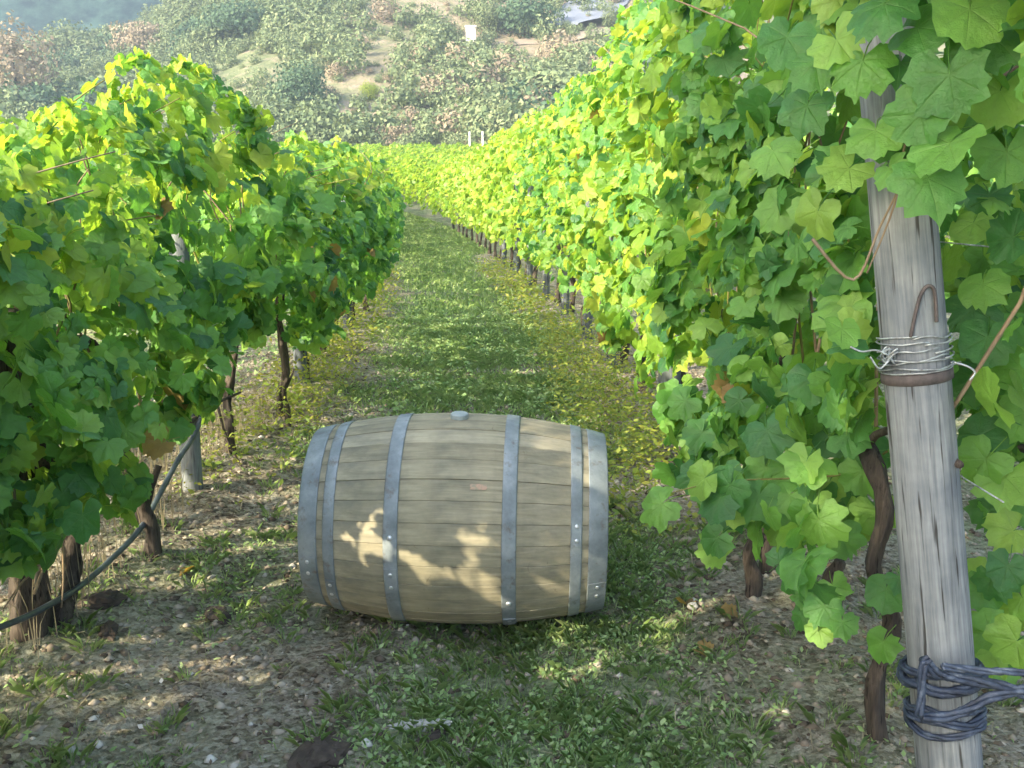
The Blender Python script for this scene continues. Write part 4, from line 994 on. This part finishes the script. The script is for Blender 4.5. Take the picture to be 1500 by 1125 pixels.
# dry straw, twigs and leaf bits
n = 5200; X, Y = scatter(n, -2.4, 2.2, 1.7, 8, r); Z = np.array([ground_z(a, b) for a, b in zip(X, Y)]); th = r.uniform(0, 6.28, n)
L_ = r.uniform(.012, .06, n); d = np.stack([np.cos(th), np.sin(th), r.normal(size=n) * .15], 1) * L_[:, None]; s = np.stack([-np.sin(th), np.cos(th), 0 * th], 1) * r.uniform(.0006, .0018, n)[:, None]
P = np.stack([X, Y, Z + .006], 1); Vv = np.stack([P - d - s, P - d + s, P + d + s, P + d - s], 1).reshape(-1, 3)
tag(link('straw_litter', np_mesh('straw', Vv, quads(Vv), False), STRAW), kind='stuff')
n = 9000; X, Y = scatter(n, -2.5, 2.3, 1.7, 7, r); Z = np.array([ground_z(a, b) for a, b in zip(X, Y)]); P = np.stack([X, Y, Z + .005], 1)
M = frames(np.stack([r.normal(size=n) * .4, r.normal(size=n) * .4, np.ones(n)], 1), .2, 0, .3, r); S = r.uniform(.003, .011, n)[:, None]; t, b = M[:, :, 0], M[:, :, 1]
Vv = np.stack([P - t * S, P - b * S * .6 + t * S * .1, P + t * S, P + b * S * .7], 1).reshape(-1, 3)
tag(link('leaf_litter', np_mesh('litter', Vv, quads(Vv), False), CR), kind='stuff')
# fallen vine leaves
for j, (px, py, lab) in enumerate(((1068, 905, 'pale fallen leaf on bare soil beyond the barrel end'), (1003, 890, 'yellow fallen leaf near the dark stump, close to the barrel'), (275, 842, 'small pale fallen leaf left of the barrel'), (1030, 960, 'brown curled leaf lying between the barrel and the slender trunk'))):
    p = at_ground(px, py); o = bpy.data.objects.new('fallen_leaf', LEAFME_DRY[j % 3]); C.objects.link(o)
    o.location = p + Vector((0, 0, .012)); o.scale = (.04,) * 3; o.rotation_euler = (.3, .2, j * 1.9); tag(o, lab, 'leaf', 'fallen leaves on the ground')
# dark clods and half buried stones
def lump(name, px, py, sx, sy, sz, mat, label, cat, seed, group=None):
    p = at_ground(px, py); V_, F_ = [], []; a_, b_ = 14, 22
    for i in range(a_ + 1):
        u = math.pi * i / a_
        for k_ in range(b_):
            v = 2 * math.pi * k_ / b_; d = Vector((math.sin(u) * math.cos(v), math.sin(u) * math.sin(v), math.cos(u)))
            q = 1 + .35 * noise.noise(d * 1.7 + Vector((seed, 0, 0))) + .16 * noise.noise(d * 5 + Vector((seed, 2, 0))) + .10 * noise.noise(d * 11 + Vector((seed, 5, 0)))
            V_.append((d.x * sx * q, d.y * sy * q, d.z * sz * q))
    F_ = [(i * b_ + k_, (i + 1) * b_ + k_, (i + 1) * b_ + (k_ + 1) % b_, i * b_ + (k_ + 1) % b_) for i in range(a_) for k_ in range(b_)]
    o = link(name, py_mesh(name, V_, F_, False), mat); o.location = (p.x, p.y, p.z + sz * (.15 if mat is DIRT_D else .8)); o.rotation_euler = (0, 0, seed); tag(o, label, cat, group)
lump('dirt_clod', 470, 1112, .085, .06, .03, DIRT_D, 'large dark damp clod at the bottom edge before the barrel', 'clod', 1, 'dark clods of earth')
lump('dirt_clod', 318, 903, .065, .04, .022, DIRT_D, 'dark brown clod left of the barrel on the bare ground', 'clod', 2.2, 'dark clods of earth')
lump('dirt_clod', 150, 885, .07, .05, .035, DIRT_D, 'black hollow clod beside the left vine trunk', 'clod', 3.7, 'dark clods of earth')
lump('dirt_clod', 628, 1086, .06, .025, .018, DIRT_D, 'thin dark clod in front of the flat grey stone', 'clod', 4.1, 'dark clods of earth')
lump('dirt_clod', 160, 925, .06, .03, .02, DIRT_D, 'low reddish-dark clod just below the black hollow one', 'clod', 5.1, 'dark clods of earth')
lump('stone', 618, 1068, .085, .022, .014, STONE, 'flat grey elongated stone in the grass before the barrel', 'stone', .1)
lump('stone', 1015, 892, .02, .015, .012, STONE, 'small pale stone right of the barrel', 'stone', 2.9)
tw = at_ground(672, 1096); t2 = at_ground(722, 1062); sp = smooth_path([tw, (tw + t2) / 2 + Vector((0, 0, .012)), t2], 4)
o = empty('twig', tw); tag(o, 'pale thin twig lying in grass beside the flat grey stone', 'twig'); link('stick', py_mesh('twig_stick', *tube([p - tw + Vector((0, 0, .008)) for p in sp], .0035, 6), True), CANE, o)

# ------------------------------------------------------------------ trees out of frame, behind and to the left, that shade the near ground
def tree(loc, h, crown_c, crown_r, n, seed, label):
    o = empty('walnut_tree', loc); tag(o, label, 'tree'); r = np.random.default_rng(seed)
    P = smooth_path([(0, 0, -.2), (.05, .1, h * .3), (-.05, 0, h * .6), (0, 0, h * .8)], 4)
    link('trunk', py_mesh('tree_trunk', *tube(P, [.17 * (1 - .6 * i / len(P)) for i in range(len(P))], 12, bump=.3, seed=seed), True), BARK, o)
    cc = Vector(crown_c)
    for j in range(7):
        a = j * .9; e = cc + Vector((math.cos(a) * crown_r[0] * .7, math.sin(a) * crown_r[1] * .7, (j % 3 - 1) * crown_r[2] * .5))
        s_ = smooth_path([(0, 0, h * .4 + .05 * j), (Vector((0, 0, h * .5)) + e) / 2, e], 4)
        link('branch', py_mesh('tree_branch', *tube(s_, [.06 * (1 - .8 * i / len(s_)) for i in range(len(s_))], 7, bump=.3, seed=j), True), BARK, o)
    d = r.normal(size=(n, 3)); d /= np.linalg.norm(d, axis=1)[:, None]; rr = r.random(n) ** .45
    lob = 1 + .18 * np.sin(d[:, 0] * 5 + seed) * np.cos(d[:, 1] * 4)
    p = d * (rr * lob)[:, None] * np.array(crown_r) + np.array(crown_c)
    M = frames(d + r.normal(size=(n, 3)) * .6, .4, .6, .4, r); S = r.uniform(.06, .11, n)[:, None]; t, b = M[:, :, 0], M[:, :, 1]
    Vv = np.stack([p - t * S, p - b * S * .45, p + t * S, p + b * S * .45], 1).reshape(-1, 3)
    tag(link('crown', np_mesh('tree_crown', Vv, quads(Vv), False), TREE_L, o), kind='stuff')
hd = Vector((sdir.x, sdir.y, 0)).normalized(); pp = Vector((-hd.y, hd.x, 0))
TREES = [((-4.36, -2.02, 0), 7.0, (0, 0, 5.75), (2.15, 2.15, 1.95))]
tree(*TREES[0], 16000, 5, 'leafy tree behind the viewer whose shade falls over the near vines')

# ------------------------------------------------------------------ haze
m, n, out = new_mat('thin_morning_haze'); pv = n.nodes.new('ShaderNodeVolumePrincipled')
pv.inputs['Color'].default_value = (.58, .76, 1.0, 1); pv.inputs['Density'].default_value = .0012; pv.inputs['Anisotropy'].default_value = .2
n.links.new(pv.outputs[0], out.inputs['Volume'])
V_, F_ = box(-2700, 2700, -100, 3700, -2.0, 760)
hz = link('haze', py_mesh('haze', V_, F_), m); tag(hz, kind='stuff')
